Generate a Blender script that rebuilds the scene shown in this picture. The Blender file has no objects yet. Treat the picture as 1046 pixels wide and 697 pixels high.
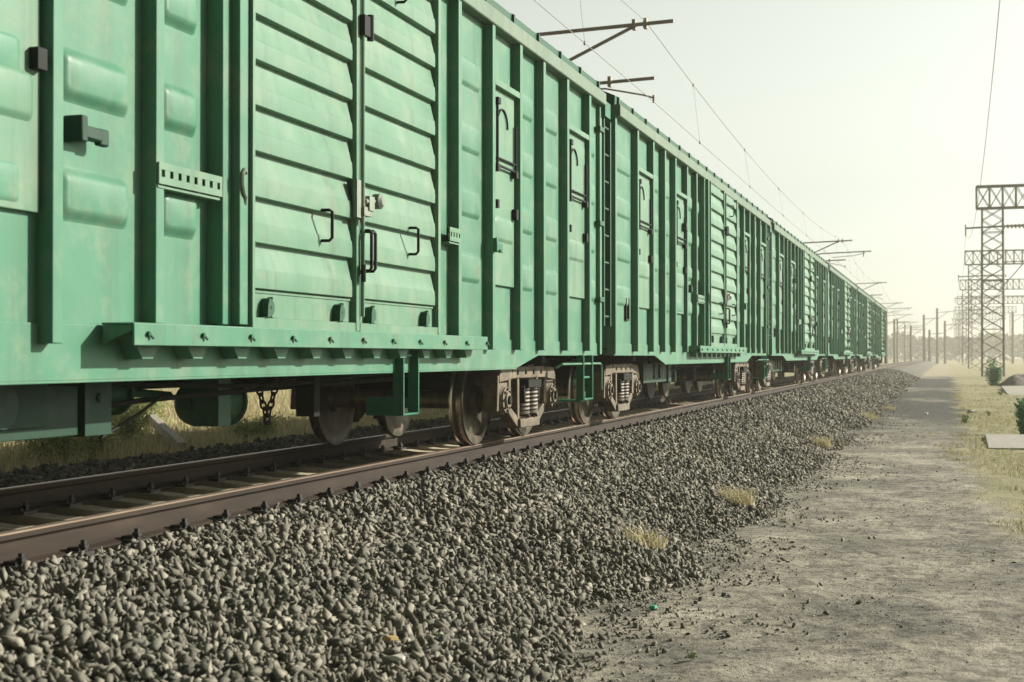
import bpy, math, random
import numpy as np
from mathutils import Vector, Matrix

random.seed(7)
RS = np.random.RandomState(11)
R = math.radians
scene = bpy.context.scene
COL = scene.collection

# ------------------------------------------------------------------ helpers
def tag(o, label=None, cat=None, group=None, kind=None):
    if label: o['label'] = label
    if cat: o['category'] = cat
    if group: o['group'] = group
    if kind: o['kind'] = kind
    return o

def empty(name, loc=(0, 0, 0), rz=0.0, label=None, cat=None, group=None):
    o = bpy.data.objects.new(name, None)
    o.location = loc
    o.rotation_euler = (0, 0, rz)
    o.empty_display_size = 0.3
    COL.objects.link(o)
    tag(o, label, cat, group)
    return o

def link_mesh(name, me, mat, parent=None):
    o = bpy.data.objects.new(name, me)
    for m in (mat if isinstance(mat, (list, tuple)) else [mat]):
        me.materials.append(m)
    COL.objects.link(o)
    if parent is not None: o.parent = parent
    return o

class MB:
    """collects shapes into one mesh"""
    def __init__(s):
        s.v = []; s.f = []
    def add(s, verts, faces):
        n = len(s.v)
        s.v.extend([tuple(p) for p in verts])
        s.f.extend([tuple(i + n for i in f) for f in faces])
    def box(s, x0, x1, y0, y1, z0, z1):
        s.add([(x0,y0,z0),(x1,y0,z0),(x1,y1,z0),(x0,y1,z0),(x0,y0,z1),(x1,y0,z1),(x1,y1,z1),(x0,y1,z1)],
              [(0,3,2,1),(4,5,6,7),(0,1,5,4),(1,2,6,5),(2,3,7,6),(3,0,4,7)])
    def cbox(s, x, y, z, sx, sy, sz):
        s.box(x-sx/2, x+sx/2, y-sy/2, y+sy/2, z-sz/2, z+sz/2)
    def tube(s, p0, p1, r, n=8, r1=None, cap=True):
        p0 = Vector(p0); p1 = Vector(p1)
        if r1 is None: r1 = r
        d = p1 - p0
        if d.length < 1e-6: return
        d.normalize()
        a = d.orthogonal().normalized() if abs(d.z) > .99 else d.cross(Vector((0,0,1))).normalized()
        b = d.cross(a)
        vs = []
        for p, rr in ((p0, r), (p1, r1)):
            for k in range(n):
                t = 2*math.pi*(k+.5)/n
                vs.append(p + (a*math.cos(t) + b*math.sin(t))*rr)
        fs = [(k, (k+1) % n, n+(k+1) % n, n+k) for k in range(n)]
        if cap:
            fs.append(tuple(range(n-1, -1, -1))); fs.append(tuple(range(n, 2*n)))
        s.add(vs, fs)
    def path(s, pts, r, n=6):
        pts = [Vector(p) for p in pts]
        m = len(pts)
        vs = []; prev = None
        for i, p in enumerate(pts):
            d = (pts[min(i+1, m-1)] - pts[max(i-1, 0)]).normalized()
            if prev is None:
                a = d.orthogonal().normalized()
            else:
                a = (prev - d*prev.dot(d)).normalized()
            prev = a
            b = d.cross(a)
            for k in range(n):
                t = 2*math.pi*k/n
                vs.append(p + (a*math.cos(t) + b*math.sin(t))*r)
        fs = []
        for i in range(m-1):
            for k in range(n):
                fs.append((i*n+k, i*n+(k+1) % n, (i+1)*n+(k+1) % n, (i+1)*n+k))
        fs.append(tuple(range(n-1, -1, -1))); fs.append(tuple(range((m-1)*n, m*n)))
        s.add(vs, fs)
    def prism(s, poly, axis, a0, a1):
        """poly: 2D list in the two other axes (cyclic order x:(y,z) y:(x,z) z:(x,y))"""
        n = len(poly); vs = []
        for a in (a0, a1):
            for (p, q) in poly:
                vs.append({'x': (a, p, q), 'y': (p, a, q), 'z': (p, q, a)}[axis])
        fs = [(k, (k+1) % n, n+(k+1) % n, n+k) for k in range(n)]
        fs.append(tuple(range(n-1, -1, -1))); fs.append(tuple(range(n, 2*n)))
        s.add(vs, fs)
    def lathe(s, prof, c, axis='x', n=24, closed=True):
        """prof: (radius, offset along axis) ring list"""
        m = len(prof); vs = []
        for (r, a) in prof:
            for k in range(n):
                t = 2*math.pi*k/n
                u, w = r*math.cos(t), r*math.sin(t)
                if axis == 'x': vs.append((c[0]+a, c[1]+u, c[2]+w))
                elif axis == 'y': vs.append((c[0]+u, c[1]+a, c[2]+w))
                else: vs.append((c[0]+u, c[1]+w, c[2]+a))
        fs = []
        for i in range(m-1):
            for k in range(n):
                fs.append((i*n+k, i*n+(k+1) % n, (i+1)*n+(k+1) % n, (i+1)*n+k))
        if closed:
            for k in range(n):
                fs.append(((m-1)*n+k, (m-1)*n+(k+1) % n, (k+1) % n, k))
        else:
            fs.append(tuple(range(n-1, -1, -1))); fs.append(tuple(range((m-1)*n, m*n)))
        s.add(vs, fs)
    def mesh(s, name, smooth=32):
        me = bpy.data.meshes.new(name)
        me.from_pydata(s.v, [], s.f)
        import bmesh
        bm = bmesh.new(); bm.from_mesh(me)
        bmesh.ops.recalc_face_normals(bm, faces=bm.faces)
        bm.to_mesh(me); bm.free()
        if smooth:
            me.shade_smooth()
            me.set_sharp_from_angle(angle=R(smooth))
        me.update()
        return me
    def build(s, name, mat, parent=None, bevel=0.0, smooth=32):
        o = link_mesh(name, s.mesh(name, smooth), mat, parent)
        if bevel:
            b = o.modifiers.new('bevel', 'BEVEL'); b.width = bevel; b.segments = 2
            b.limit_method = 'ANGLE'; b.angle_limit = R(40); b.harden_normals = False
        return o

def np_mesh(name, V, F, smooth=False):
    """V (n,3) float, F (m,k) int, all faces with k corners"""
    me = bpy.data.meshes.new(name)
    V = np.asarray(V, dtype=np.float32); F = np.asarray(F, dtype=np.int32)
    me.vertices.add(len(V)); me.vertices.foreach_set('co', V.ravel())
    k = F.shape[1]
    me.loops.add(F.size); me.loops.foreach_set('vertex_index', F.ravel())
    me.polygons.add(len(F))
    me.polygons.foreach_set('loop_start', np.arange(0, F.size, k, dtype=np.int32))
    me.polygons.foreach_set('loop_total', np.full(len(F), k, dtype=np.int32))
    me.update(calc_edges=True)
    me.validate()
    if smooth: me.shade_smooth()
    return me

def copy_tree(o, parent=None):
    c = o.copy(); COL.objects.link(c); c.parent = parent
    for ch in list(o.children): copy_tree(ch, c)
    return c

# smooth value noise for terrain (vectorised)
class VNoise:
    def __init__(s, seed):
        s.t = np.random.RandomState(seed).rand(256, 256)
    def __call__(s, x, y):
        x = np.asarray(x, float); y = np.asarray(y, float)
        xi = np.floor(x).astype(int); yi = np.floor(y).astype(int)
        fx = x - xi; fy = y - yi
        fx = fx*fx*(3-2*fx); fy = fy*fy*(3-2*fy)
        t = s.t
        g = lambda a, b: t[a % 256, b % 256]
        return (g(xi, yi)*(1-fx)+g(xi+1, yi)*fx)*(1-fy) + (g(xi, yi+1)*(1-fx)+g(xi+1, yi+1)*fx)*fy
N1, N2, N3 = VNoise(1), VNoise(2), VNoise(3)

# ------------------------------------------------------------------ materials
class Mat:
    def __init__(s, name):
        s.m = bpy.data.materials.new(name); s.m.use_nodes = True
        s.nt = s.m.node_tree; s.n = s.nt.nodes; s.l = s.nt.links
        s.b = s.n['Principled BSDF']
        s.geo = s.n.new('ShaderNodeNewGeometry')
    def node(s, t, **kw):
        n = s.n.new(t)
        for k, v in kw.items():
            if k.startswith('i_'): n.inputs[k[2:].replace('_', ' ')].default_value = v
            else: setattr(n, k, v)
        return n
    def pos(s, scale=(1, 1, 1)):
        mp = s.node('ShaderNodeMapping'); mp.inputs['Scale'].default_value = scale
        s.l.new(s.geo.outputs['Position'], mp.inputs['Vector'])
        return mp.outputs['Vector']
    def noise(s, scale, detail=4, rough=.55, vec=None, dist=0.0):
        n = s.node('ShaderNodeTexNoise')
        n.inputs['Scale'].default_value = scale; n.inputs['Detail'].default_value = detail
        n.inputs['Roughness'].default_value = rough; n.inputs['Distortion'].default_value = dist
        s.l.new(vec if vec is not None else s.geo.outputs['Position'], n.inputs['Vector'])
        return n.outputs['Fac']
    def ramp(s, fac, stops):
        r = s.node('ShaderNodeValToRGB'); el = r.color_ramp.elements
        while len(el) < len(stops): el.new(.5)
        for e, (p, c) in zip(el, stops):
            e.position = p
            e.color = (c, c, c, 1) if isinstance(c, (int, float)) else (*c, 1)
        s.l.new(fac, r.inputs['Fac'])
        return r.outputs['Color']
    def mix(s, fac, a, b, mode='MIX'):
        m = s.node('ShaderNodeMix', data_type='RGBA', blend_type=mode)
        def put(sock, v):
            if isinstance(v, (tuple, list)): sock.default_value = (*v[:3], 1)
            elif isinstance(v, (int, float)): sock.default_value = v if sock.type == 'VALUE' else (v, v, v, 1)
            else: s.l.new(v, sock)
        put(m.inputs[0], fac); put(m.inputs[6], a); put(m.inputs[7], b)
        return m.outputs[2]
    def math(s, op, a, b=0.0, clamp=False):
        m = s.node('ShaderNodeMath', operation=op); m.use_clamp = clamp
        for i, v in enumerate((a, b)):
            if isinstance(v, (int, float)): m.inputs[i].default_value = v
            else: s.l.new(v, m.inputs[i])
        return m.outputs[0]
    def sep(s):
        x = s.node('ShaderNodeSeparateXYZ'); s.l.new(s.geo.outputs['Position'], x.inputs[0])
        return x.outputs
    def step(s, v, lo, hi):
        m = s.node('ShaderNodeMapRange', interpolation_type='SMOOTHSTEP')
        m.inputs['From Min'].default_value = lo; m.inputs['From Max'].default_value = hi
        s.l.new(v, m.inputs['Value'])
        return m.outputs['Result']
    def color(s, c):
        if isinstance(c, (tuple, list)): s.b.inputs['Base Color'].default_value = (*c, 1)
        else: s.l.new(c, s.b.inputs['Base Color'])
    def rough(s, c):
        if isinstance(c, (int, float)): s.b.inputs['Roughness'].default_value = c
        else: s.l.new(c, s.b.inputs['Roughness'])
    def bump(s, h, strength=.3, dist=.02):
        b = s.node('ShaderNodeBump'); b.inputs['Strength'].default_value = strength
        b.inputs['Distance'].default_value = dist
        s.l.new(h, b.inputs['Height']); s.l.new(b.outputs['Normal'], s.b.inputs['Normal'])
    def metal(s, v): s.b.inputs['Metallic'].default_value = v

def simple(name, c, rough=.6, metal=0.0, var=.25, scale=8.0, bump=0.0, spec=.5):
    m = Mat(name); m.b.inputs['Specular IOR Level'].default_value = spec
    n = m.noise(scale, 5, .6)
    lo = tuple(x*(1-var) for x in c); hi = tuple(min(1, x*(1+var)) for x in c)
    m.color(m.ramp(n, [(.3, lo), (.7, hi)]))
    m.rough(rough); m.metal(metal)
    if bump: m.bump(m.noise(scale*6, 4), bump, .01)
    return m.m

def paint(name, c, rough=.42, dirt=1.0, rust=1.0):
    m = Mat(name)
    big = m.noise(.55, 4, .6)
    base = m.mix(big, tuple(x*.88 for x in c), tuple(min(1, x*1.12) for x in c))
    # chalky faded blotches
    fade = m.ramp(m.noise(1.7, 6, .65, dist=.5), [(.45, 0.0), (.75, .55)])
    k = min(1.0, c[1]/.16)
    base = m.mix(fade, base, (c[0]*1.35+.03*k, c[1]*1.08+.02*k, c[2]*1.2+.02*k))
    # vertical rain streaks of grime
    st = m.noise(1.0, 6, .65, vec=m.pos((5, 5, .28)))
    st2 = m.noise(1.0, 3, .6, vec=m.pos((19, 19, .5)))
    sm = m.math('MULTIPLY', m.ramp(st, [(.48, 0.0), (.72, 1.0)]), m.ramp(st2, [(.35, .2), (.7, 1.0)]))
    base = m.mix(m.math('MULTIPLY', sm, .72*dirt), base, (.055*k, .072*k, .046*k))
    # dust
    du = m.noise(3.5, 8, .7)
    base = m.mix(m.math('MULTIPLY', m.ramp(du, [(.5, 0.0), (.78, 1.0)]), .35*dirt), base, (.30*k, .29*k, .21*k))
    # rust specks
    ru = m.ramp(m.noise(9.0, 6, .75, dist=.6), [(.63, 0.0), (.70, 1.0)])
    ru2 = m.ramp(m.noise(.8, 3, .5), [(.5, 0.0), (.62, 1.0)])
    base = m.mix(m.math('MULTIPLY', m.math('MULTIPLY', ru, ru2), .75*rust), base, (.13, .07, .035))
    # small dark chips and scuffs
    ch = m.math('MULTIPLY', m.ramp(m.noise(42, 3, .6), [(.70, 0.0), (.73, 1.0)]), m.ramp(m.noise(2.3, 3, .5), [(.48, 0.0), (.6, 1.0)]))
    base = m.mix(m.math('MULTIPLY', ch, .7*rust), base, (.05, .045, .03))
    m.color(base)
    m.rough(m.ramp(du, [(.3, rough-.06), (.75, rough+.25)]))
    m.bump(m.noise(2.2, 3, .5), .12, .02)
    m.b.inputs['Specular IOR Level'].default_value = .22
    return m.m

M = {}
GREEN = (.054, .170, .104)
M['paint'] = paint('wagon_green_paint', GREEN)
M['paint_door'] = paint('door_green_paint', (.086, .188, .120), .42)
M['paint_cornice'] = paint('cornice_paint', (.095, .150, .105), .5, 1.2, .6)
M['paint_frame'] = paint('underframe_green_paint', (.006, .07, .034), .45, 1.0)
M['paint_bright'] = paint('step_green_paint', (.008, .115, .062), .4, .6)
M['plate_pale'] = simple('pale_plate', (.13, .16, .12), .5)
M['black_metal'] = simple('dark_iron', (.006, .010, .008), .6, 0, spec=.12)
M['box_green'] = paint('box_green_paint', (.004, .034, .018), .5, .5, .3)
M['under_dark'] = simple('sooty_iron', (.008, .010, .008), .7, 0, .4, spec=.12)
M['steel_tread'] = simple('polished_tread', (.46, .42, .36), .24, 1.0)
def _wheel():
    m = Mat('wheel_steel')
    n = m.noise(7, 5, .6)
    m.color(m.ramp(n, [(.3, (.035, .031, .023)), (.7, (.12, .10, .07))]))
    m.rough(.42); m.metal(.5); m.b.inputs['Specular IOR Level'].default_value = .25
    return m.m
M['wheel'] = _wheel()
def _axle():
    m = Mat('axle_steel')
    n = m.noise(1, 5, .6, vec=m.pos((9, 2, 2)))
    m.color(m.ramp(n, [(.3, (.07, .06, .04)), (.7, (.24, .195, .12))]))
    m.rough(.38); m.metal(.6)
    return m.m
M['axle'] = _axle()
def _cast():
    m = Mat('cast_bogie_steel')
    n = m.noise(6, 6, .65)
    c = m.ramp(n, [(.3, (.040, .030, .018)), (.55, (.118, .090, .054)), (.75, (.20, .158, .10))])
    d = m.ramp(m.noise(2.6, 5, .6), [(.52, 0.0), (.7, .8)])
    m.color(m.mix(d, c, (.06, .045, .03)))
    m.rough(.75)
    m.bump(m.noise(30, 4), .3, .01)
    return m.m
M['cast'] = _cast()
M['spring'] = simple('spring_steel', (.085, .066, .045), .6, .1, .35, 14)
def _rail():
    m = Mat('rail_steel')
    x = m.sep()
    n = m.noise(1, 6, .65, vec=m.pos((12, 1.4, 12)))
    side = m.ramp(n, [(.3, (.014, .009, .006)), (.6, (.030, .020, .013)), (.8, (.058, .040, .026))])
    nz = m.node('ShaderNodeSeparateXYZ'); m.l.new(m.geo.outputs['Normal'], nz.inputs[0])
    hi = m.math('MULTIPLY', m.step(x[2], .752, .760), m.step(nz.outputs[2], .4, .8))
    n2 = m.noise(1, 4, .6, vec=m.pos((30, .8, 30)))
    top = m.ramp(n2, [(.3, (.16, .11, .075)), (.7, (.34, .26, .19))])
    m.color(m.mix(hi, side, top))
    m.l.new(m.math('MULTIPLY', hi, .7), m.b.inputs['Metallic'])
    m.rough(m.mix(hi, .75, .38)); m.b.inputs['Specular IOR Level'].default_value = .2
    return m.m
M['rail'] = _rail()
def _concrete(name, a, b):
    m = Mat(name)
    n = m.noise(5, 8, .65)
    c = m.ramp(n, [(.3, a), (.7, b)])
    m.color(c); m.rough(.9); m.bump(m.noise(40, 5), .25, .01)
    return m.m
M['sleeper'] = _concrete('sleeper_concrete', (.30, .26, .18), (.48, .42, .30))
M['concrete'] = _concrete('slab_concrete', (.24, .225, .19), (.34, .32, .275))
M['mast_concrete'] = _concrete('mast_concrete', (.13, .12, .105), (.24, .22, .19))
M['clip'] = simple('clip_iron', (.022, .02, .018), .6, .2)
M['lattice'] = simple('lattice_steel', (.13, .118, .095), .65, .1)
M['tube_steel'] = simple('galvanised_tube', (.25, .21, .16), .6, .1)
M['insulator'] = simple('porcelain', (.33, .27, .20), .3)
M['wire'] = simple('wire_copper', (.16, .155, .13), .6, .2)
M['trash_green'] = simple('bottle_plastic', (.04, .26, .17), .4)
M['trash_white'] = simple('white_scrap', (.36, .35, .31), .8)
M['trash_yellow'] = simple('yellow_scrap', (.34, .24, .09), .8)

def _stone(name, dark=1.0):
    m = Mat(name)
    isl = m.geo.outputs['Random Per Island']
    c = m.ramp(isl, [(0.0, (.085*dark, .083*dark, .069*dark)), (.35, (.135*dark, .130*dark, .106*dark)),
                     (.75, (.19*dark, .181*dark, .147*dark)), (1.0, (.27*dark, .253*dark, .205*dark))])
    n = m.noise(38, 5, .7)
    c = m.mix(.55, c, m.ramp(n, [(.3, .25), (.7, 1.0)]), 'MULTIPLY')
    c = m.mix(m.ramp(m.noise(1.1, 5, .6), [(.5, 0.0), (.75, .35)]), c, (.27, .235, .17))
    m.color(c); m.rough(.9); m.bump(m.noise(45, 5, .65), .3, .008); m.b.inputs['Specular IOR Level'].default_value = .25
    return m.m
M['stone'] = _stone('ballast_stone', 1.12)
M['pebble'] = _stone('pebble_stone', 1.0)

def _bed():
    m = Mat('ballast_bed')
    v = m.node('ShaderNodeTexVoronoi'); v.inputs['Scale'].default_value = 13
    m.l.new(m.geo.outputs['Position'], v.inputs['Vector'])
    s = m.node('ShaderNodeSeparateColor'); m.l.new(v.outputs['Color'], s.inputs[0])
    c = m.ramp(s.outputs[0], [(0.0, (.03, .03, .026)), (.5, (.09, .088, .072)), (1.0, (.2, .19, .155))])
    c = m.mix(m.ramp(m.noise(.35, 5, .6), [(.45, 0.0), (.75, .5)]), c, (.17, .15, .11))
    m.color(c); m.rough(.95)
    m.bump(v.outputs['Distance'], 1.0, .05)
    return m.m
M['bed'] = _bed()

def _ground():
    m = Mat('dirt_ground')
    x, y, z = m.sep()
    # dusty beige dirt with cinder-dark worn streaks that run across the path
    n1 = m.noise(.9, 8, .68)
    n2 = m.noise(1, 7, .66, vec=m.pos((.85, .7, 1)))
    n3 = m.noise(1, 9, .80, vec=m.pos((10, 8.5, 9)))
    n4 = m.noise(3.2, 6, .7)
    dirt = m.ramp(n1, [(.38, (.25, .231, .181)), (.5, (.36, .33, .255)), (.62, (.47, .43, .335))])
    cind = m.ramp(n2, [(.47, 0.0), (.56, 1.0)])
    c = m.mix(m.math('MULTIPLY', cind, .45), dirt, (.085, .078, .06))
    c = m.mix(m.ramp(n4, [(.52, 0.0), (.57, .6)]), c, (.11, .10, .078))
    grit = m.math('MULTIPLY', m.ramp(n3, [(.515, 0.0), (.555, 1.0)]), m.ramp(n1, [(.35, 1.0), (.68, .35)]))
    c = m.mix(m.math('MULTIPLY', grit, .85), c, (.033, .031, .025))
    c = m.mix(m.ramp(m.noise(60, 5, .7), [(.36, .75), (.5, 0.0)]), c, (.06, .055, .044))
    # darker, noise-broken stretch farther along the path
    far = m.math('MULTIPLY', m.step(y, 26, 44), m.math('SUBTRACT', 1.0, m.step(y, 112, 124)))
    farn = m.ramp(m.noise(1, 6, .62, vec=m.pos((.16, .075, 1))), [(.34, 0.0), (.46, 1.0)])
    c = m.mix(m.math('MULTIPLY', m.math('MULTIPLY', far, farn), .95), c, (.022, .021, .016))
    # pale sand where the path runs on
    wob = m.noise(.05, 4, .6)
    sand = m.math('MULTIPLY', m.step(y, 112, 128), m.math('MULTIPLY', m.step(x, -9.5, -7), m.math('SUBTRACT', 1.0, m.step(x, .5, 3.0))))
    c = m.mix(m.math('MULTIPLY', sand, .9), c, (.34, .29, .20))
    # dry grass verge to the right and the open field to the left
    wx = m.math('ADD', x, m.math('MULTIPLY', m.math('SUBTRACT', m.noise(.35, 6, .65), .5), 2.6))
    verge = m.math('MULTIPLY', m.step(wx, .15, .75), m.step(m.math('ADD', y, m.math('MULTIPLY', x, 3.0)), 14, 19))
    field = m.math('SUBTRACT', 1.0, m.step(wx, -10.2, -9.2))
    farf = m.math('MULTIPLY', m.step(y, 225, 262), 1.0)
    g = m.math('MAXIMUM', m.math('MAXIMUM', verge, field), farf)
    gc = m.ramp(m.noise(1.4, 8, .7), [(.3, (.20, .185, .085)), (.55, (.32, .29, .15)), (.75, (.40, .355, .20))])
    gc = m.mix(m.ramp(m.noise(.4, 5, .6), [(.52, 0.0), (.7, .5)]), gc, (.135, .17, .055))
    c = m.mix(m.math('MULTIPLY', g, .88), c, gc)
    m.color(c); m.rough(.95)
    h = m.math('ADD', m.noise(9, 8, .75), m.math('MULTIPLY', m.noise(55, 4, .7), .4))
    m.bump(h, 1.0, .06)
    return m.m
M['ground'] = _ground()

def _leaf(name, stops, trans=.25):
    m = Mat(name)
    isl = m.geo.outputs['Random Per Island']
    m.color(m.ramp(isl, stops)); m.rough(.75)
    m.b.inputs['Specular IOR Level'].default_value = .25
    tr = m.node('ShaderNodeBsdfTranslucent'); m.l.new(m.b.inputs['Base Color'].links[0].from_socket, tr.inputs['Color'])
    mx = m.node('ShaderNodeMixShader'); mx.inputs[0].default_value = trans
    out = m.n['Material Output']
    m.l.new(m.b.outputs[0], mx.inputs[1]); m.l.new(tr.outputs[0], mx.inputs[2]); m.l.new(mx.outputs[0], out.inputs['Surface'])
    return m.m
M['dry_grass'] = _leaf('dry_grass_blade', [(0, (.34, .29, .15)), (.4, (.55, .48, .28)), (.8, (.66, .58, .38)), (1, (.20, .29, .10))])
M['verge_grass'] = _leaf('verge_grass_blade', [(0, (.24, .22, .09)), (.5, (.36, .325, .16)), (.85, (.44, .40, .23)), (1, (.16, .20, .06))])
M['leaf'] = _leaf('shrub_leaf', [(0, (.02, .11, .04)), (.5, (.04, .19, .065)), (1, (.085, .28, .10))])
M['weed'] = _leaf('weed_leaf', [(0, (.05, .09, .03)), (.5, (.13, .19, .06)), (1, (.30, .30, .12))])
M['straw'] = _leaf('straw_blade', [(0, (.33, .28, .15)), (.5, (.50, .44, .27)), (.9, (.62, .55, .36)), (1, (.2, .22, .09))])
M['bush_leaf'] = _leaf('bush_leaf', [(0, (.13, .19, .06)), (.5, (.30, .36, .14)), (1, (.58, .53, .28))])
M['stem'] = simple('stem_bark', (.09, .075, .045), .9)
M['wood'] = _leaf('far_foliage', [(0, (.04, .06, .03)), (.5, (.07, .09, .045)), (1, (.11, .12, .06))])
M['mound'] = _concrete('dark_soil', (.05, .045, .035), (.13, .115, .085))

# ------------------------------------------------------------------ placement constants
RAILTOP = .767
XC = -5.545            # centre line of the track
GAUGE = .795           # half distance between rail centres
F_PX = 1440.0; TH = R(17.13)
ct, st_ = math.cos(TH), math.sin(TH)

# ------------------------------------------------------------------ ground
def ground_h(x, y):
    h = (N1(x*.35+9, y*.35)-.5)*.06 + (N2(x*1.7, y*1.7)-.5)*.03 + (N3(x*4.1, y*4.1)-.5)*.022 + (N1(x*9, y*9)-.5)*.014
    near = np.clip(1-np.abs(y)/160.0, .15, 1)
    rise = np.clip((y-255)/600.0, 0, 1)*2.2*0
    left = np.clip((-10.8-x)/9.5, 0, 1)
    return h*near + left*left*(3-2*left)*.12*np.clip((130-y)/60., 0, 1) + rise

def axis_pts(segs):
    out = []
    for a, b, n in segs: out.extend(np.linspace(a, b, n, endpoint=False))
    out.append(segs[-1][1]); return np.array(out)
gx = axis_pts([(-1200, -200, 8), (-200, -40, 14), (-40, -10, 40), (-10, -3, 24), (-3, 3.2, 124), (3.2, 12, 36), (12, 60, 16), (60, 200, 8), (200, 1200, 8)])
gy = axis_pts([(-200, -10, 10), (-10, 4, 14), (4, 16, 170), (16, 34, 120), (34, 70, 90), (70, 140, 70), (140, 300, 40), (300, 1500, 30)])
GX, GY = np.meshgrid(gx, gy)
GZ = ground_h(GX, GY)
V = np.stack([GX, GY, GZ], -1).reshape(-1, 3)
nx, ny = len(gx), len(gy)
ii, jj = np.meshgrid(np.arange(nx-1), np.arange(ny-1))
q = (jj*nx+ii).ravel()
F = np.stack([q, q+1, q+nx+1, q+nx], 1)
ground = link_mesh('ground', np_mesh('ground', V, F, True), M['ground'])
tag(ground, kind='structure')

# ------------------------------------------------------------------ ballast bed
def bed_h(x, y):
    """height of the ballast surface at world x,y"""
    a = np.abs(x-XC)
    a = np.where((x < XC) & (a > 1.6), 1.6+np.maximum(0, a-2.55)*1.05+np.minimum(a-1.6, .95)*.12, a)
    toe = 3.50 + (N1(y*.55, 3.1)-.5)*.55 + (N2(y*2.3, 7.7)-.5)*.22
    sh = 1.72 + (N3(y*.8, 1.3)-.5)*.14
    top = np.where(a > 1.13, .612, np.where(a > .87, .562, .575))
    t = np.clip((a-sh)/(toe-sh), 0, 1.25)
    h = top*(1-t) + .05*np.sin(np.clip(t, 0, 1)*math.pi)
    crib = np.where(a < .76, -.085, np.where(a < .90, -.03, 0.0))
    return np.where(t < 1.0, h+crib, h)
by = axis_pts([(-40, 2, 40), (2, 20, 180), (20, 60, 200), (60, 140, 160), (140, 330, 120), (330, 900, 60)])
bx = XC + np.concatenate([np.linspace(-5.4, -1.4, 40), np.linspace(-1.3, 1.3, 12), np.linspace(1.4, 4.2, 42)])
BX, BY = np.meshgrid(bx, by)
BZ = bed_h(BX, BY) - np.where(np.abs(BX-XC) > .9, .035, .0) + (N1(BX*9, BY*9)-.5)*.05 + (N2(BX*4, BY*4)-.5)*.05
V = np.stack([BX, BY, BZ], -1).reshape(-1, 3)
nx, ny = len(bx), len(by)
ii, jj = np.meshgrid(np.arange(nx-1), np.arange(ny-1))
q = (jj*nx+ii).ravel()
F = np.stack([q, q+1, q+nx+1, q+nx], 1)
bed = link_mesh('ballast_bed', np_mesh('ballast_bed', V, F, True), M['bed'])
tag(bed, kind='structure')

# ------------------------------------------------------------------ crushed stone
def hull_stone(seed):
    import bmesh
    r = random.Random(seed)
    bm = bmesh.new()
    ex = (1.08, r.uniform(.5, .9), r.uniform(.34, .66))
    for k in range(r.choice((7, 8, 8, 9, 10))):
        while True:
            p = Vector((r.uniform(-1, 1), r.uniform(-1, 1), r.uniform(-1, 1)))
            if .8 < p.length < 1.25: break
        bm.verts.new((p.x*ex[0]*.5, p.y*ex[1]*.5, p.z*ex[2]*.5))
    res = bmesh.ops.convex_hull(bm, input=bm.verts)
    junk = [g for g in res['geom_interior'] if isinstance(g, bmesh.types.BMVert)]
    if junk: bmesh.ops.delete(bm, geom=junk, context='VERTS')
    bmesh.ops.triangulate(bm, faces=bm.faces)
    bm.verts.ensure_lookup_table()
    v = np.array([tuple(p.co) for p in bm.verts]); idx = {p: i for i, p in enumerate(bm.verts)}
    f = np.array([[idx[q] for q in fc.verts] for fc in bm.faces])
    bm.free(); return v, f
STONES = [hull_stone(100+k) for k in range(28)]

def rand_rot(n):
    qn = RS.normal(size=(n, 4)); qn /= np.linalg.norm(qn, axis=1, keepdims=True)
    w, x, y, z = qn.T
    return np.stack([np.stack([1-2*(y*y+z*z), 2*(x*y-z*w), 2*(x*z+y*w)], -1),
                     np.stack([2*(x*y+z*w), 1-2*(x*x+z*z), 2*(y*z-x*w)], -1),
                     np.stack([2*(x*z-y*w), 2*(y*z+x*w), 1-2*(x*x+y*y)], -1)], 1)

def scatter_stones(P, S, flat=1.0):
    """P (n,3), S (n,) sizes -> verts, faces"""
    n = len(P); kind = RS.randint(0, len(STONES), n); Rm = rand_rot(n)
    VV = []; FF = []; off = 0
    for k, (v, f) in enumerate(STONES):
        m = np.where(kind == k)[0]
        if not len(m): continue
        w = np.einsum('nij,vj->nvi', Rm[m], v)*S[m][:, None, None]
        w[:, :, 2] *= flat
        w += P[m][:, None, :]
        VV.append(w.reshape(-1, 3))
        FF.append((f[None]+(np.arange(len(m))*len(v))[:, None, None]+off).reshape(-1, 3))
        off += len(m)*len(v)
    return np.concatenate(VV), np.concatenate(FF)

def stone_band(y0, y1, n, smin, smax, a0, a1, side, lift=.3):
    y = RS.uniform(y0, y1, n); a = RS.uniform(a0, a1, n)
    x = XC + side*a
    s = smin + (smax-smin)*RS.beta(1.6, 3.0, n)
    z = bed_h(x, y) + s*RS.uniform(-.15, lift+.15, n)
    keep = bed_h(x, y) > -.03
    return np.stack([x, y, z], -1)[keep], s[keep]
parts = []
for (y0, y1, dens, smin, smax) in ((2.5, 9, 1350, .030, .118), (9, 16, 1050, .034, .115), (16, 30, 640, .045, .12), (30, 60, 190, .07, .16), (60, 110, 70, .10, .2)):
    parts.append(stone_band(y0, y1, int(dens*(y1-y0)*2.35), smin, smax, 1.06, 3.75, 1))
parts.append(stone_band(4, 30, 1900, .03, .065, .91, 1.12, 1, .0))
for (y0, y1, dens, smin, smax) in ((8, 30, 480, .05, .13), (30, 70, 110, .08, .16)):
    parts.append(stone_band(y0, y1, int(dens*(y1-y0)*3.2), smin, smax, .93, 4.3, -1))
parts.append(stone_band(5, 30, 3600, .035, .07, 0, .72, 1, .1))
parts.append(stone_band(5, 30, 3600, .035, .075, 0, .70, -1, .1))
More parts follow.
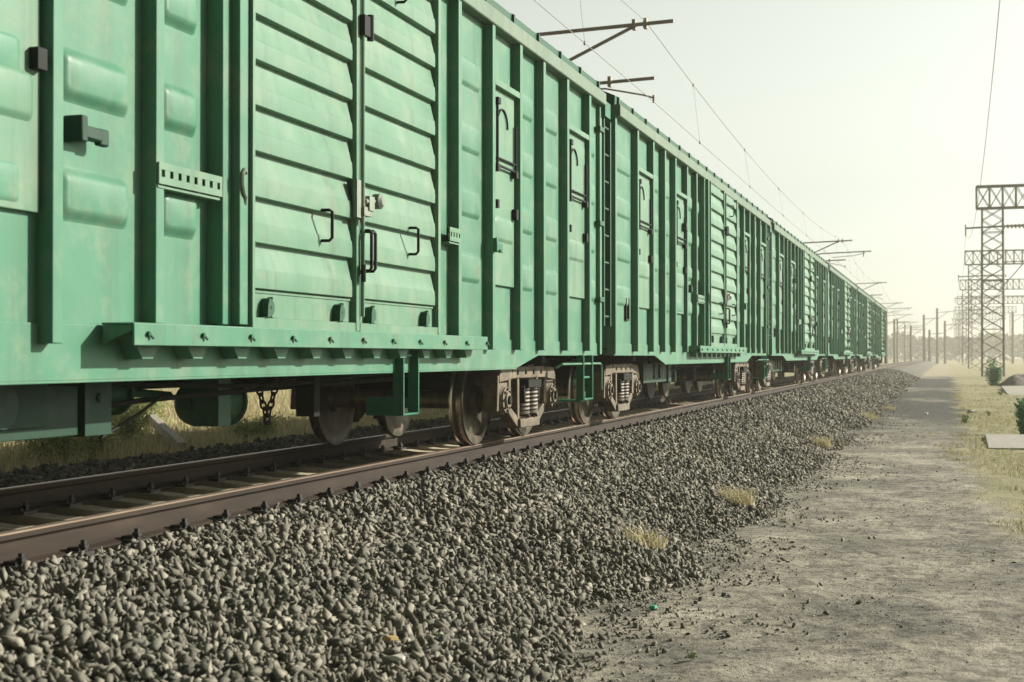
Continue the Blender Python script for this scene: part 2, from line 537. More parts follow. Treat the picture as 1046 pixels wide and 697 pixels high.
# strays rolled on to the path
n = 13000
y = 2.5 + 75*RS.beta(1, 2.6, n); a = 3.35 + RS.exponential(.42, n)
x = XC + a; s = .010 + .075*RS.beta(1.0, 3.6, n)
clump = N2(x*1.3, y*.8)*.6+N1(x*4, y*3)*.4 > .34 + .13*(a-3.4)
P = np.stack([x, y, np.maximum(ground_h(x, y), bed_h(x, y)) + s*.18], -1)[clump]
parts.append((P, s[clump]))
P = np.concatenate([p for p, _ in parts]); S = np.concatenate([q for _, q in parts])
V, F = scatter_stones(P, S)
bs = link_mesh('ballast_stones', np_mesh('ballast_stones', V, F), M['stone'])
tag(bs, 'grey crushed ballast stones heaped on the slope beside the rails', 'gravel', kind='stuff')

# small pebbles and clods on the path
n = 34000
y = 4 + 46*RS.beta(1, 2.2, n); x = RS.uniform(-2.2, 3.2, n)
s = .005 + .030*RS.beta(1, 5.5, n)
cl = (N1(x*2.1+3, y*1.1)*.6+N3(x*7, y*5)*.4 > .46)
P = np.stack([x, y, ground_h(x, y)+s*.15], -1)[cl]
n = 150
y2 = 6 + 40*RS.beta(1, 1.8, n); x2 = RS.uniform(-2.0, .6, n); s2 = .02 + .05*RS.beta(1, 2.5, n)
P = np.concatenate([P, np.stack([x2, y2, ground_h(x2, y2)+s2*.1], -1)]); sc_ = np.concatenate([s[cl], s2])
V, F = scatter_stones(P, sc_, .8)
pb = link_mesh('path_pebbles', np_mesh('path_pebbles', V, F), M['pebble'])
tag(pb, 'small dark pebbles and clods strewn over the dirt path', 'pebbles', kind='stuff')

# ------------------------------------------------------------------ railway track
track = empty('railway_track', (XC, 0, 0), 0, 'rusty rails on pale concrete sleepers running straight under the green train', 'railway track')
def rail_profile():
    half = [(.075, 0), (.075, .012), (.03, .026), (.010, .042), (.009, .125), (.022, .138), (.036, .145), (.0365, .172), (.030, .180)]
    return half + [(-x, z) for x, z in reversed(half)]
for sx in (1, -1):
    m = MB()
    m.prism([(sx*GAUGE+x, RAILTOP-.18+z) for x, z in rail_profile()], 'y', -30, 620)
    m.build('rail', M['rail'], track, smooth=0)
def sleeper_mesh(mb, y):
    for sx in (1, -1):
        # tapered concrete block, higher under the rail seat, lower in the middle
        prof0 = [(-.14, .37), (.14, .37), (.10, .584), (-.10, .584)]
        prof1 = [(-.13, .37), (.13, .37), (.10, .568), (-.10, .568)]
        vs = []
        for xx, pr in ((0, prof1), (.40, prof1), (.56, prof0), (.93, prof0), (1.33, [(-.13, .30), (.13, .30), (.09, .50), (-.09, .50)])):
            vs += [(sx*xx, y+p, q) for p, q in pr]
        fs = []
        for i in range(4):
            for k in range(4):
                fs.append((i*4+k, i*4+(k+1) % 4, (i+1)*4+(k+1) % 4, (i+1)*4+k))
        fs.append((16, 17, 18, 19))
        mb.add(vs, fs)
def clip_mesh(mb, y, sx, sides=(1, -1)):
    for side in sides:
        xx = sx*GAUGE + side*.115
        mb.cbox(xx, y, .597, .11, .15, .02)
        mb.cbox(xx-side*.03, y, .616, .075, .085, .024)
        mb.tube((xx+side*.01, y, .60), (xx+side*.01, y, .668), .018, 6)
        mb.tube((xx+side*.01, y, .625), (xx+side*.01, y, .645), .030, 6)
mb = MB(); sleeper_mesh(mb, 0); sl_me = mb.mesh('sleeper'); sl_me.materials.append(M['sleeper'])
cl_me = []
for sx in (1, -1):
    for sd in (1, -1):
        mb = MB(); clip_mesh(mb, 0, sx, (sd,)); me = mb.mesh('rail_fastener'); me.materials.append(M['clip']); cl_me.append(me)
SP = .55; Y0 = 5.2
rest = MB(); restc = MB()
for k in range(330):
    y = Y0 + k*SP
    if k < 100:
        o = bpy.data.objects.new('sleeper', sl_me); COL.objects.link(o); o.parent = track; o.location = (0, y, 0)
        o.rotation_euler = (0, 0, RS.normal()*.006)
        for me in cl_me:
            c = bpy.data.objects.new('rail_fastener', me); COL.objects.link(c); c.parent = o
    else:
        sleeper_mesh(rest, y)
        if k < 200:
            for sx in (1, -1): clip_mesh(restc, y, sx)
o = rest.build('sleeper', M['sleeper'], track); tag(o, kind='stuff')
o = restc.build('rail_fastener', M['clip'], track); tag(o, kind='stuff')

# ------------------------------------------------------------------ boxcar
HB = 8.04             # half body length
XS = 1.465            # side sheet
XO = 1.555            # outer face of the posts
Z_EAVE = 4.07
POSTS = [-6.87, -5.80, -4.93, -4.08, -3.05, -2.15, 2.69, 3.64, 4.52, 5.36, 6.32, 7.33]
HATCH = [(-6.87, -5.80), (-4.08, -3.05), (3.64, 4.52), (6.32, 7.33)]
DOOR0, SEAM, DOOR1 = -1.28, .30, 1.93
PRESS_Z = [1.575, 2.155, 2.735, 3.315, 3.70]

def pressing(mb, x, sx, y0, y1, z0, z1, d=.036, b=.05):
    """raised pressed panel with rolled edges and rounded corners"""
    cy, cz, hy, hz = (y0+y1)/2, (z0+z1)/2, (y1-y0)/2, (z1-z0)/2
    loops = []
    for t in (0, .18, .38, .6, .8, 1.0):
        r = max(.006, .055*(1-.6*t)); oy, oz = hy-b*t, hz-b*t
        r = min(r, oy*.9, oz*.9)
        xx = x + sx*(-.003 + d*(t*t*(3-2*t)))
        lp = []
        for (qy, qz, a0) in ((1, 1, 0), (-1, 1, 90), (-1, -1, 180), (1, -1, 270)):
            for k in range(4):
                a = math.radians(a0+30*k)
                lp.append((xx, cy+qy*(oy-r)+r*math.cos(a), cz+qz*(oz-r)+r*math.sin(a)))
        loops.append(lp)
    n = 16; vs = [p for lp in loops for p in lp]; fs = []
    for i in range(len(loops)-1):
        for k in range(n):
            fs.append((i*n+k, i*n+(k+1) % n, (i+1)*n+(k+1) % n, (i+1)*n+k))
    fs.append(tuple((len(loops)-1)*n+k for k in range(n)))
    mb.add(vs, fs)

def roof_arc(n=14):
    pts = []
    for k in range(n+1):
        x = -1.50 + 3.0*k/n
        pts.append((x, Z_EAVE+.135 + .36*(1-(x/1.50)**2)))
    return pts

def build_boxcar():
    car = empty('boxcar')
    # body shell
    b = MB()
    for sx in (1, -1):
        b.box(min(sx*XS, sx*(XS-.05)), max(sx*XS, sx*(XS-.05)), -HB, HB, 1.03, Z_EAVE)
        edges = [-HB] + POSTS + [HB]
        for k in range(len(edges)-1):
            y0, y1 = edges[k]+.045, edges[k+1]-.045
            if sx > 0 and y0 > -2.2 and y1 < 2.7:
                y1 = -1.50
            if y1-y0 < .3: continue
            hatch = any(abs(edges[k]-h0) < .01 for h0, h1 in HATCH) and sx > 0
            for z in PRESS_Z[:4]:
                if hatch and z > 2.2 and z < 3.6: continue
                if y1-y0 > 2:
                    for q in range(5): 
                        w = (y1-y0)/5; pressing(b, sx*XS, sx, y0+q*w+.05, y0+(q+1)*w-.05, z, z+.28)
                else:
                    pressing(b, sx*XS, sx, y0+(.04 if k in (5, 6) and sx > 0 else .09), y1-.115, z, z+.29, *((.044, .075) if k in (4, 5, 6) else (.026, .055)))
    for e in (1, -1):
        b.box(-XS+.004, XS-.004, min(e*HB, e*(HB-.06)), max(e*HB, e*(HB-.06)), 1.034, Z_EAVE-.003)
        for z in (1.6, 2.3, 3.0, 3.6):
            b.box(-XS+.06, XS-.06, min(e*HB, e*(HB+.04)), max(e*HB, e*(HB+.04)), z, z+.12)
        b.prism([(x*.975, z+.02) for x, z in roof_arc()] + [(1.4, Z_EAVE-.05), (-1.4, Z_EAVE-.05)], 'y', min(e*HB, e*(HB-.05)), max(e*HB, e*(HB-.05)))
        for sx in (1, -1):   # corner posts
            b.box(min(sx*1.40, sx*1.512), max(sx*1.40, sx*1.512), min(e*(HB-.06), e*(HB+.035)), max(e*(HB-.06), e*(HB+.035)), .95, Z_EAVE-.006)
    b.box(-XS+.05, XS-.05, -HB+.02, HB-.02, 1.0, 1.03)
    b.build('body', M['paint'], car, bevel=.004)
    # side sill: deep fish-belly plate that tapers up towards the ends
    for sx in (1, -1):
        m = MB()
        yl, yh = 4.62, 5.38
        poly = [(-HB, .935), (-yh, .935), (-yl, .813), (yl, .813), (yh, .935), (HB, .935), (HB, 1.088), (-HB, 1.088)]
        m.prism(poly, 'x', min(sx*(XS-.004), sx*(XS+.012)), max(sx*(XS-.004), sx*(XS+.012)))
        m.box(min(sx*(XS-.13), sx*(XS+.010)), max(sx*(XS-.13), sx*(XS+.010)), -yl+.01, yl-.01, .800, .815)
        m.box(min(sx*(XS-.13), sx*(XS-.006)), max(sx*(XS-.13), sx*(XS-.006)), -HB+.02, HB-.02, .937, 1.028)
        m.build('side_sill', M['paint'], car, bevel=.003)
        # cornice and roof edge
        m = MB()
        pr = [(XS-.02, Z_EAVE-.075), (XS+.098, Z_EAVE-.075), (XS+.108, Z_EAVE-.065), (XS+.108, Z_EAVE+.07), (XS+.09, Z_EAVE+.08), (XS-.02, Z_EAVE+.08)]
        m.prism([(sx*x, z) for x, z in pr], 'y', -HB-.02, HB+.02)
        c = m.build('cornice', M['paint_cornice'], car, bevel=.004)
    # roof
    m = MB()
    arc = roof_arc()
    m.prism([(x, z+.06) for x, z in arc] + [(1.49, Z_EAVE), (-1.49, Z_EAVE)], 'y', -HB-.015, HB+.015)
    for k in range(19):
        y = -7.9 + k*.878
        for i in range(len(arc)-1):
            (xa, za), (xb, zb) = arc[i], arc[i+1]
            m.tube((xa, y, za+.055), (xb, y, zb+.055), .014, 6)
        for sx in (1, -1): m.cbox(sx*1.508, y, Z_EAVE+.14, .03, .035, .115)
    m.build('roof', M['paint_frame'], car)
    # side posts
    for sx in (1, -1):
        for y in POSTS + ([-.5, .6, 1.7] if sx < 0 else []):
            m = MB()
            low = .99 if y < -2.9 or y > 3.2 else 1.103
            m.box(min(sx*(XS-.004), sx*XO), max(sx*(XS-.004), sx*XO), y-.042, y+.042, low, Z_EAVE-.076)
            m.build('side_post', M['paint'], car, bevel=.006)
    # far side door panel is plain sheet on the train's hidden flank
    # ---- door on the near flank
    m = MB()
    m.box(XS-.004, XS+.105, -1.50, -1.40, 1.112, Z_EAVE-.08)
    m.box(XS-.003, XS+.16, -1.399, -1.295, 1.114, Z_EAVE-.083)
    dp = m.build('door_post', M['paint'], car, bevel=.006)
    hk = MB(); hk.path([(XS+.165, -1.335, 2.0), (XS+.168, -1.36, 2.02), (XS+.170, -1.385, 1.99), (XS+.170, -1.385, 1.93), (XS+.168, -1.365, 1.88), (XS+.165, -1.34, 1.86), (XS+.155, -1.33, 1.82)], .012)
    hk.build('hook', M['plate_pale'], dp)
    m = MB()
    m.box(XS-.003, XS+.085, DOOR1+.012, DOOR1+.072, 1.112, Z_EAVE-.079)
    m.box(XS-.002, XS+.035, DOOR1+.075, DOOR1+.30, 1.114, Z_EAVE-.083)
    m.build('door_frame', M['paint'], car, bevel=.005)
    zt = Z_EAVE-.10; zb = 1.105
    PITCH = .272
    for (y0, y1) in ((DOOR0, SEAM-.012), (SEAM+.012, DOOR1)):
        m = MB()
        xb = XS+.125
        # stiles, bottom rail, back sheet
        m.box(XS+.040, xb, y0, y1, zb, zt)
        fw = .055
        m.box(xb-.002, xb+.057, y0, y0+.03, zb, zt)
        m.box(xb-.002, xb+.063, y1-fw, y1, zb, zt)
        m.box(xb-.001, xb+.058, y0+.002, y1-.002, zb-.004, zb+.055)
        m.box(xb-.001, xb+.018, y0+.033, y1-fw-.003, zb+.058, zb+.215)
        m.box(xb+.018, xb+.026, y0+.036, y1-fw-.006, zb+.205, zb+.22)
        prof = [(.0, .006), (.002, .046), (.006, .054), (.06, .056), (.115, .052), (.128, .044), (.21, .022), (.262, .006), (.2715, .006)]
        ns = 10; z0 = zb+.225
        ys = [(y0+.033, 0.0), (y0+.036, 1.0), (y1-fw-.05, 1.0), (y1-fw-.02, .55), (y1-fw-.003, 0.0)]
        vs = []; fs = []
        rows = []
        for k in range(ns+1):
            for (dz, dx) in prof:
                z = z0+k*PITCH+dz
                if z > zt-.01: break
                rows.append((z, dx))
        for (z, dx) in rows:
            for (yy, sc) in ys:
                vs.append((xb+.003+(dx-.006)*sc, yy, z))
        w = len(ys)
        for r in range(len(rows)-1):
            for c in range(w-1):
                fs.append((r*w+c, r*w+c+1, (r+1)*w+c+1, (r+1)*w+c))
        m.add(vs, fs)
        leaf = m.build('door_leaf', M['paint_door'], car, smooth=20)
        # rollers with guards at the foot
        for yy in (y0+.22, y1-.30):
            r = MB()
            r.lathe([(.012, 0), (.052, 0), (.052, .045), (.012, .045)], (xb+.019, yy, zb+.118), 'x', 16)
            r.prism([(yy-.06, zb+.06), (yy-.02, zb+.06), (yy-.02, zb+.175), (yy-.04, zb+.168), (yy-.055, zb+.13)], 'x', xb+.018, xb+.075)
            ro = r.build('door_roller', M['paint_frame'], leaf)
            r = MB(); r.prism([(yy+.045, zb+.06), (yy+.13, zb+.06), (yy+.115, zb+.13), (yy+.085, zb+.18), (yy+.055, zb+.185)], 'x', xb+.018, xb+.05)
            r.build('roller_guard', M['paint_door'], leaf)
        # grab handles
        hs = [(y0+1.02, zb+.58)] if y0 < 0 else [(y0+1.0, zb+.60), (y0+.75, zb+2.46)]
        for (yy, zz) in hs:
            h = MB()
            xx = xb+.056
            h.path([(xx-.03, yy-.06, zz+.20), (xx+.05, yy-.05, zz+.20), (xx+.065, yy-.04, zz+.19), (xx+.065, yy-.04, zz+.02), (xx+.05, yy-.05, zz), (xx-.03, yy-.06, zz)], .011)
            h.build('grab_handle', M['black_metal'], leaf)
        if y0 > 0:
            l = MB(); xx = xb+.064
            l.box(xx-.003, xx+.03, SEAM-.13, SEAM-.06, zb+.78, zb+1.04)
            l.box(xx-.004, xx+.05, SEAM-.05, SEAM+.10, zb+.80, zb+.86)
            l.box(xx-.002, xx+.06, SEAM+.02, SEAM+.11, zb+.84, zb+.94)
            l.lathe([(.0, 0), (.055, 0), (.055, .05), (.03, .07), (.0, .07)], (xx+.02, SEAM+.20, zb+.92), 'x', 14)
            l.tube((xx+.03, SEAM-.03, zb+.75), (xx+.03, SEAM-.03, zb+1.0), .016)
            l.tube((xx+.04, SEAM-.02, zb+.90), (xx+.04, SEAM+.2, zb+.92), .018)
            l.build('door_latch', M['plate_pale'], leaf)
            l = MB()
            for dy in (.03, .10):
                l.path([(xx-.01, SEAM+dy, zb+.70), (xx+.055, SEAM+dy, zb+.70), (xx+.07, SEAM+dy, zb+.68), (xx+.07, SEAM+dy, zb+.44), (xx+.055, SEAM+dy, zb+.42), (xx-.01, SEAM+dy, zb+.42)], .012)
            l.tube((xx+.03, SEAM-.02, zb+.34), (xx+.03, SEAM-.02, zb+.46), .018)
            l.tube((xx+.06, SEAM+.02, zb+.69), (xx+.06, SEAM+.11, zb+.69), .012)
            l.build('latch_handle', M['black_metal'], leaf)
            l = MB()
            l.box(xx-.002, xx+.04, SEAM-.02, SEAM+.08, zb+2.06, zb+2.20)
            l.tube((xx+.03, SEAM+.10, zb+2.04), (xx+.03, SEAM+.10, zb+2.22), .025)
            l.build('hinge_catch', M['black_metal'], leaf)
            l = MB()
            l.tube((xx+.012, SEAM+.012, zb+.1), (xx+.012, SEAM+.012, zt-.05), .014)
            l.build('locking_rod', M['paint_door'], leaf)
    # ledge the doors slide on
    m = MB()
    L0, L1 = -2.60, 3.06
    m.box(XS+.030, XS+.215, L0, L1, 1.088, 1.100)
    m.box(XS+.203, XS+.217, L0+.002, L1-.002, .985, 1.097)
    m.prism([(XS+.03, .99), (XS+.03, 1.087), (XS+.2, 1.087), (XS+.2, 1.06)], 'y', L0+.003, L0+.02)
    for k in range(11):
        y = L0+.30 + k*.515
        m.prism([(y-.20, 1.086), (y+.20, 1.086), (y+.05, .915), (y-.05, .915)], 'x', XS+.014, XS+.11)
    led = m.build('door_ledge', M['paint'], car, bevel=.003)
    m = MB()
    for k in range(11):
        y = L0+.12+k*.55
        m.tube((XS+.212, y, 1.045), (XS+.234, y, 1.045), .012, 6)
        m.tube((XS+.226, y+.005, 1.045), (XS+.232, y+.034, 1.022), .008, 6)
    m.build('bolt_row', M['paint_frame'], led)
    # perforated plates
    for (y0, y1, z0, x) in ((-2.19, -1.51, 1.845, XS+.102), (2.38, 2.66, 1.90, XS+.100)):
        m = MB()
        n = 8 if y0 < 0 else 4
        z1 = z0+.115
        # strip with real holes: two rails and webs
        m.box(x-.006, x+.006, y0, y1, z0, z0+.038); m.box(x-.006, x+.006, y0, y1, z1-.038, z1)
        w = (y1-y0)/n
        for k in range(n+1):
            yy = y0+k*w; h = w*.30
            m.box(x-.0055, x+.0055, max(y0+.001, yy-h), min(y1-.001, yy+h), z0+.0385, z1-.0385)
        m.box(x-.09, x-.006, y0+.01, y1-.01, z0-.02, z0-.008)
        o = m.build('perforated_plate', M['paint_door'], car)
        m = MB(); m.box(x-.030, x-.018, y0+.02, y1-.02, z0+.01, z1-.01); m.build('backing', M['black_metal'], o)
    # iron brackets
    for (y, z) in ((-2.90, 2.02), (-3.36, 2.98), (3.62, 1.95)):
        m = MB()
        m.box(XS+.02, XS+.13, y-.02, y+.035, z-.06, z+.07)
        m.box(XS+.05, XS+.11, y+.03, y+.19, z-.035, z+.03)
        m.box(XS+.06, XS+.10, y+.18, y+.26, z-.05, z+.035)
        m.build('lamp_bracket', M['box_green'] if y < 0 else M['paint_bright'], car, bevel=.010)
    # hatches
    for (h0, h1) in HATCH:
        y0, y1 = h0+.05, h1-.045
        m = MB()
        x = XS+.012
        m.box(x, x+.022, y0+.03, y1-.02, 1.60, 3.45)
        m.box(x+.021, x+.040, y0+.09, y1-.09, 2.74, 3.36)
        m.box(x, x+.075, y0, y1, 3.455, 3.515)
        pressing(m, x+.022, 1, y0+.09, y1-.06, 2.0, 2.26, .02)
        h = m.build('hatch', M['paint_door'], car, bevel=.004)
        m = MB(); xx = x+.05
        m.tube((xx+.01, y0+.10, (2.84-.14)), (xx+.01, y0+.10, (3.46-.14)), .014)
        m.tube((xx+.01, y1-.10, (2.84-.14)), (xx+.01, y1-.10, (3.30-.14)), .014)
        m.tube((xx+.01, y0+.10, (2.93-.14)), (xx+.01, y1-.10, (2.93-.14)), .010); m.tube((xx+.01, y0+.10, (2.86-.14)), (xx+.01, y1-.10, (2.86-.14)), .012)
        m.path([(xx, y0+.30+.16*math.cos(t), (3.24-.14)+.17*math.sin(t)) for t in np.linspace(0, 2.6, 9)], .009)
        for yy in (y0+.10, y1-.10):
            m.box(xx-.02, xx+.03, yy-.035, yy+.035, (2.80-.14), (2.87-.14))
        m.box(xx-.02, xx+.035, y0+.06, y0+.14, (3.43-.14), (3.49-.14))
        m.box(xx-.03, xx+.02, y1-.10, y1-.03, (2.40-.14), (2.50-.14))
        m.box(xx-.03, xx+.01, y0+.12, y0+.17, (2.46-.14), (2.54-.14))
        m.build('hatch_bars', M['black_metal'], h)
    # ladder beyond the corner
    for (e, sx) in ((1, 1), (-1, -1)):
        m = MB()
        x = sx*1.50; ya, yb = e*(HB+.10), e*(HB+.44)
        for yy in (ya, yb):
            m.box(x-.03, x+.03, yy-.022, yy+.022, 1.30, 3.86)
        for z in np.arange(1.42, 3.80, .335):
            m.tube((x, ya, z), (x, yb, z), .016, 8)
        for z in (1.62, 2.55, 3.70):
            m.box(x-.02, x+.035, min(ya, ya-e*.24), max(ya, ya-e*.24), z-.03, z+.03)
        m.build('ladder', M['paint_frame'], car, bevel=.003)
        m = MB()
        m.box(min(x-.06, x+.06), max(x-.06, x+.06), min(e*(HB+.02), e*(HB+.30)), max(e*(HB+.02), e*(HB+.30)), 3.87, 4.06)
        m.build('ladder_bracket', M['paint_bright'], car, bevel=.004)
    # small frame near the corner
    m = MB(); x = XS+.03
    for yy in (-7.35, -7.18): m.box(x-.034, x, yy-.014, yy+.014, 1.42, 1.70)
    m.box(x-.033, x-.001, -7.36, -7.17, 1.40, 1.425)
    m.build('card_holder', M['black_metal'], car)
    # foot steps
    m = MB(); x = 1.50
    for yy in (1.40, 1.72): m.box(x-.045, x+.045, yy-.011, yy+.011, .47, .97)
    m.box(x-.044, x+.044, 1.411, 1.709, .47, .486)
    m.box(x-.27, x-.046, 1.392, 1.408, .47, .61); m.box(x-.27, x-.046, 1.409, 1.72, .47, .484)
    m.box(x-.25, x+.03, 1.38, 1.60, .925, .945)
    m.build('foot_step', M['paint_bright'], car, bevel=.003)
    for (ya, yb, sx) in ((7.05, 7.48, 1), (-7.40, -6.90, -1)):
        m = MB(); x = 1.50*sx
        zb_ = .47 if abs(ya) < 3 else .42
        for yy in (ya, yb):
            m.box(x-.045, x+.045, yy-.014, yy+.014, zb_, .94)
        m.box(x-.05, x+.05, ya+.015, yb-.015, zb_, zb_+.02)
        m.box(min(x, x-sx*.30), max(x, x-sx*.30), ya-.10 if abs(ya) < 3 else ya+.016, yb-.018, zb_-.021, zb_-.001)
        m.box(x-.048, x+.048, ya-.10 if abs(ya) < 3 else ya+.02, ya-.016 if abs(ya) < 3 else ya+.05, zb_-.001, zb_+.10)
        if abs(ya) > 3: m.tube((x, ya, .68), (x, yb, .68), .016)
        m.build('foot_step', M['paint_bright'], car, bevel=.003)
    # corner hand rail bent round the step
    for (e, y) in ((1, 6.2),):
        m = MB()
        m.path([(1.44, y, .80), (1.50, y+e*.05, .84), (1.52, y+e*.5, .84), (1.52, y+e*1.75, .84), (1.52, y+e*1.82, .80), (1.52, y+e*1.82, .52)], .014)
        m.build('uncoupling_lever', M['paint'], car)
    # ---- underframe
    m = MB()
    m.box(-.19, .19, -HB+.1, HB-.1, .70, 1.0)
    for y in (-6.1, -3.6, -1.5, 1.2, 3.6, 6.1):
        m.prism([(-1.33, .86), (-1.33, .998), (1.33, .998), (1.33, .86), (.3, .68), (-.3, .68)], 'y', y-.07, y+.07)
    for y in np.arange(-7.4, 7.5, 1.13):
        m.box(-1.30, 1.30, y-.03, y+.03, .90, .996)
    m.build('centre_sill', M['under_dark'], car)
    m = MB()
    m.box(.52, 1.02, -4.0, -2.10, .50, .86)
    m.box(.50, 1.05, -2.08, -1.82, .49, .88)
    m.box(1.02, 1.04, -3.2, -2.4, .56, .80)
    m.lathe([(0, 0), (.12, 0), (.12, .03), (0, .03)], (1.041, -2.8, .68), 'x', 18)
    m.lathe([(0, 0), (.03, 0), (.02, .015), (0, .015)], (1.05, -1.95, .70), 'x', 10)
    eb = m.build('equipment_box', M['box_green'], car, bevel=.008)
    m = MB()
    m.lathe([(0, -.30), (.05, -.30), (.05, -.24), (.11, -.23), (.155, -.18), (.165, -.14), (.165, .24), (.185, .245), (.185, .275), (.165, .28), (.11, .33), (0, .35)], (.50, .22, .60), 'y', 24)
    m.box(.42, .58, .02, .10, .64, .99); m.box(.42, .58, .34, .42, .64, .99)
    m.box(.60, .80, -.15, .02, .45, .99)
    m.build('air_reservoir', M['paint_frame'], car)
    m = MB()
    m.lathe([(0, -.3), (.10, -.3), (.12, -.26), (.12, .1), (.15, .105), (.15, .135), (.08, .14), (.05, .24), (0, .24)], (.45, -1.0, .70), 'y', 20)
    m.tube((.45, -.78, .70), (.45, -.2, .66), .03)
    m.build('brake_cylinder', M['paint_frame'], car)
    m = MB()
    m.path([(1.02, -2.9, .80), (1.0, -.4, .735), (.95, .6, .72), (.9, 2.4, .78), (.85, 4.6, .83)], .014)
    m.path([(.9, -2.8, .58), (.85, -1.2, .66), (.8, .4, .69), (.75, 3.2, .72)], .017)
    m.path([(1.0, -1.86, .47), (.95, -1.4, .58), (.9, -1.0, .70)], .010)
    m.path([(-.7, -5, .72), (-.7, 5, .72)], .022)
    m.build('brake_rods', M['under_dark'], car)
    m = MB()
    for yy, s in ((.42, 1), (.72, -1)):
        for k in range(6):
            c = Vector((.80, yy+s*.03*k, .73-.052*k))
            ax = (Vector((0, .5*s, -.85)) if True else 0).normalized()
            sd = Vector((1, 0, 0)) if k % 2 else Vector((0, .85, .5*s)).normalized()
            pts = [c+ax*.042*math.cos(t)+sd*.022*math.sin(t) for t in np.linspace(0, 2*math.pi, 11)]
            m.path(pts, .0085, 5)
    m.build('safety_chain', M['black_metal'], car)
    for yy in (1.05,):
        m = MB(); m.box(.80, .95, yy, yy+.10, .47, .90); m.box(.84, .91, yy-.012, yy, .52, .62)
        m.build('hanger', M['under_dark'], car)
    # couplers
    for e in (1, -1):
        m = MB()
        m.box(-.10, .10, min(e*7.7, e*8.35), max(e*7.7, e*8.35), .72, .93)
        m.prism([(-.22, e*8.30), (.20, e*8.30), (.22, e*8.44), (.05, e*8.46), (-.02, e*8.52), (-.24, e*8.50)], 'z', .68, .98)
        m.box(-.5, .5, min(e*7.6, e*7.98), max(e*7.6, e*7.98), .76, .99)
        c = m.build('coupler', M['under_dark'], car, bevel=.01)
        h = MB(); h.path([(.35, e*7.98, .85), (.38, e*8.15, .62), (.30, e*8.35, .48), (.2, e*8.52, .46)], .028, 8)
        h.build('brake_hose', M['black_metal'], c)
    # ---- bogies
    for yb in (-6.1, 6.1):
        bogie = empty('bogie'); bogie.parent = car; bogie.location = (0, yb, 0)
        WB = .90; WR = .4745
        # side frames (one casting per side) and bolster
        for sx in (1, -1):
            m = MB()
            xa, xb_ = 1.00, 1.17
            def pr(poly, i, o=0):
                a, b_ = sx*(xa+.003*i), sx*(xb_-.004*i+o)
                m.prism(poly, 'x', min(a, b_), max(a, b_))
            pr([(-.66, .69), (.66, .69), (.60, .82), (-.60, .82)], 0)                       # top chord
            for s in (1, -1):
                pr([(s*.64, .815), (s*1.02, .80), (s*1.07, .72), (s*1.07, .655), (s*.60, .685)], 1)  # arm above the box
                pr([(s*1.07, .73), (s*1.11, .73), (s*1.15, .36), (s*1.08, .36)], 2)            # outer jaw
                pr([(s*.73, .70), (s*.65, .70), (s*.63, .40), (s*.70, .36), (s*.75, .40)], 3)   # inner jaw
                pr([(s*.40, .70), (s*.33, .70), (s*.32, .24), (s*.40, .28)], 4)               # column
                pr([(s*.70, .42), (s*.70, .32), (s*.36, .155), (s*.30, .25)], 5)              # lower diagonal
            pr([(-.37, .155), (.37, .155), (.37, .255), (-.37, .255)], 6, .035)             # spring seat
            sf = m.build('side_frame', M['cast'], bogie, bevel=.012)
            m = MB()
            for yy in np.linspace(-.45, .45, 4): m.lathe([(0, 0), (.028, 0), (.02, .012), (0, .012)], (sx*1.17, yy, .755), 'x', 10)
            m.build('rivets', M['under_dark'], sf)
            # springs
            for yy in (-.155, .155):
                sp = MB(); pts = []
                for k in range(113):
                    t = 2*math.pi*k/16
                    pts.append((sx*1.105+.095*math.cos(t), yy+.105*math.sin(t), .275+k*.30/112))
                sp.path(pts, .0185, 6)
                sp.build('spring', M['spring'], bogie)
            # friction wedge / bolster end
            bo = MB()
            bo.box(min(sx*.92, sx*1.235), max(sx*.92, sx*1.235), -.25, .25, .585, .675)
            bo.box(min(sx*.95, sx*1.20), max(sx*.95, sx*1.20), -.10, .10, .675, .687)
            bo.prism([(-.31, .60), (-.245, .62), (-.245, .45), (-.28, .42)], 'x', min(sx*1.02, sx*1.2), max(sx*1.02, sx*1.2))
            bo.prism([(.31, .60), (.245, .62), (.245, .45), (.28, .42)], 'x', min(sx*1.02, sx*1.2), max(sx*1.02, sx*1.2))
            bo.build('bolster_end', M['under_dark'], bogie, bevel=.01)
        m = MB(); m.box(-.93, .93, -.2, .2, .52, .70); m.build('bolster', M['under_dark'], bogie, bevel=.02)
        for s in (1, -1):
            y = s*WB
            m = MB()
            m.tube((-1.0, y, WR), (1.0, y, WR), .085, 20)
            m.tube((-.72, y, WR), (.72, y, WR), .098, 20)
            m.build('axle', M['axle'], bogie)
            for sx in (1, -1):
                # rolled wheel: flange inside, coned tread, dished web, hub
                prof = [(.10, -.09), (.135, -.085), (.15, -.04), (.36, -.045), (.405, -.068), (.503, -.068), (.505, -.055), (.492, -.038), (.4775, -.03), (.4745, .0), (.472, .045), (.464, .062),
                        (.405, .062), (.37, .03), (.16, .035), (.14, .10), (.10, .105)]
                prof = [(r, a*sx) for r, a in prof]
                w = MB(); w.lathe(prof, (sx*GAUGE, y, WR), 'x', 48, closed=True)
                o = w.build('wheel', [M['wheel'], M['steel_tread']], bogie, smooth=28)
                for p in o.data.polygons:
                    cx = p.center; rr = math.hypot(cx[1]-y, cx[2]-WR)
                    if rr > .487 or (rr > .466 and abs(abs(cx[0])-GAUGE-.02) < .03): p.material_index = 1
                # axle box, cover and bolts
                ab = MB()
                ab.box(min(sx*.99, sx*1.15), max(sx*.99, sx*1.15), y-.145, y+.145, .50, .652)
                ab.lathe([(0, 0), (.155, 0), (.155, .16*sx), (.135, .185*sx), (.135, .20*sx), (.085, .202*sx), (.08, .225*sx), (.0, .225*sx)], (sx*.99, y, WR), 'x', 26, closed=False)
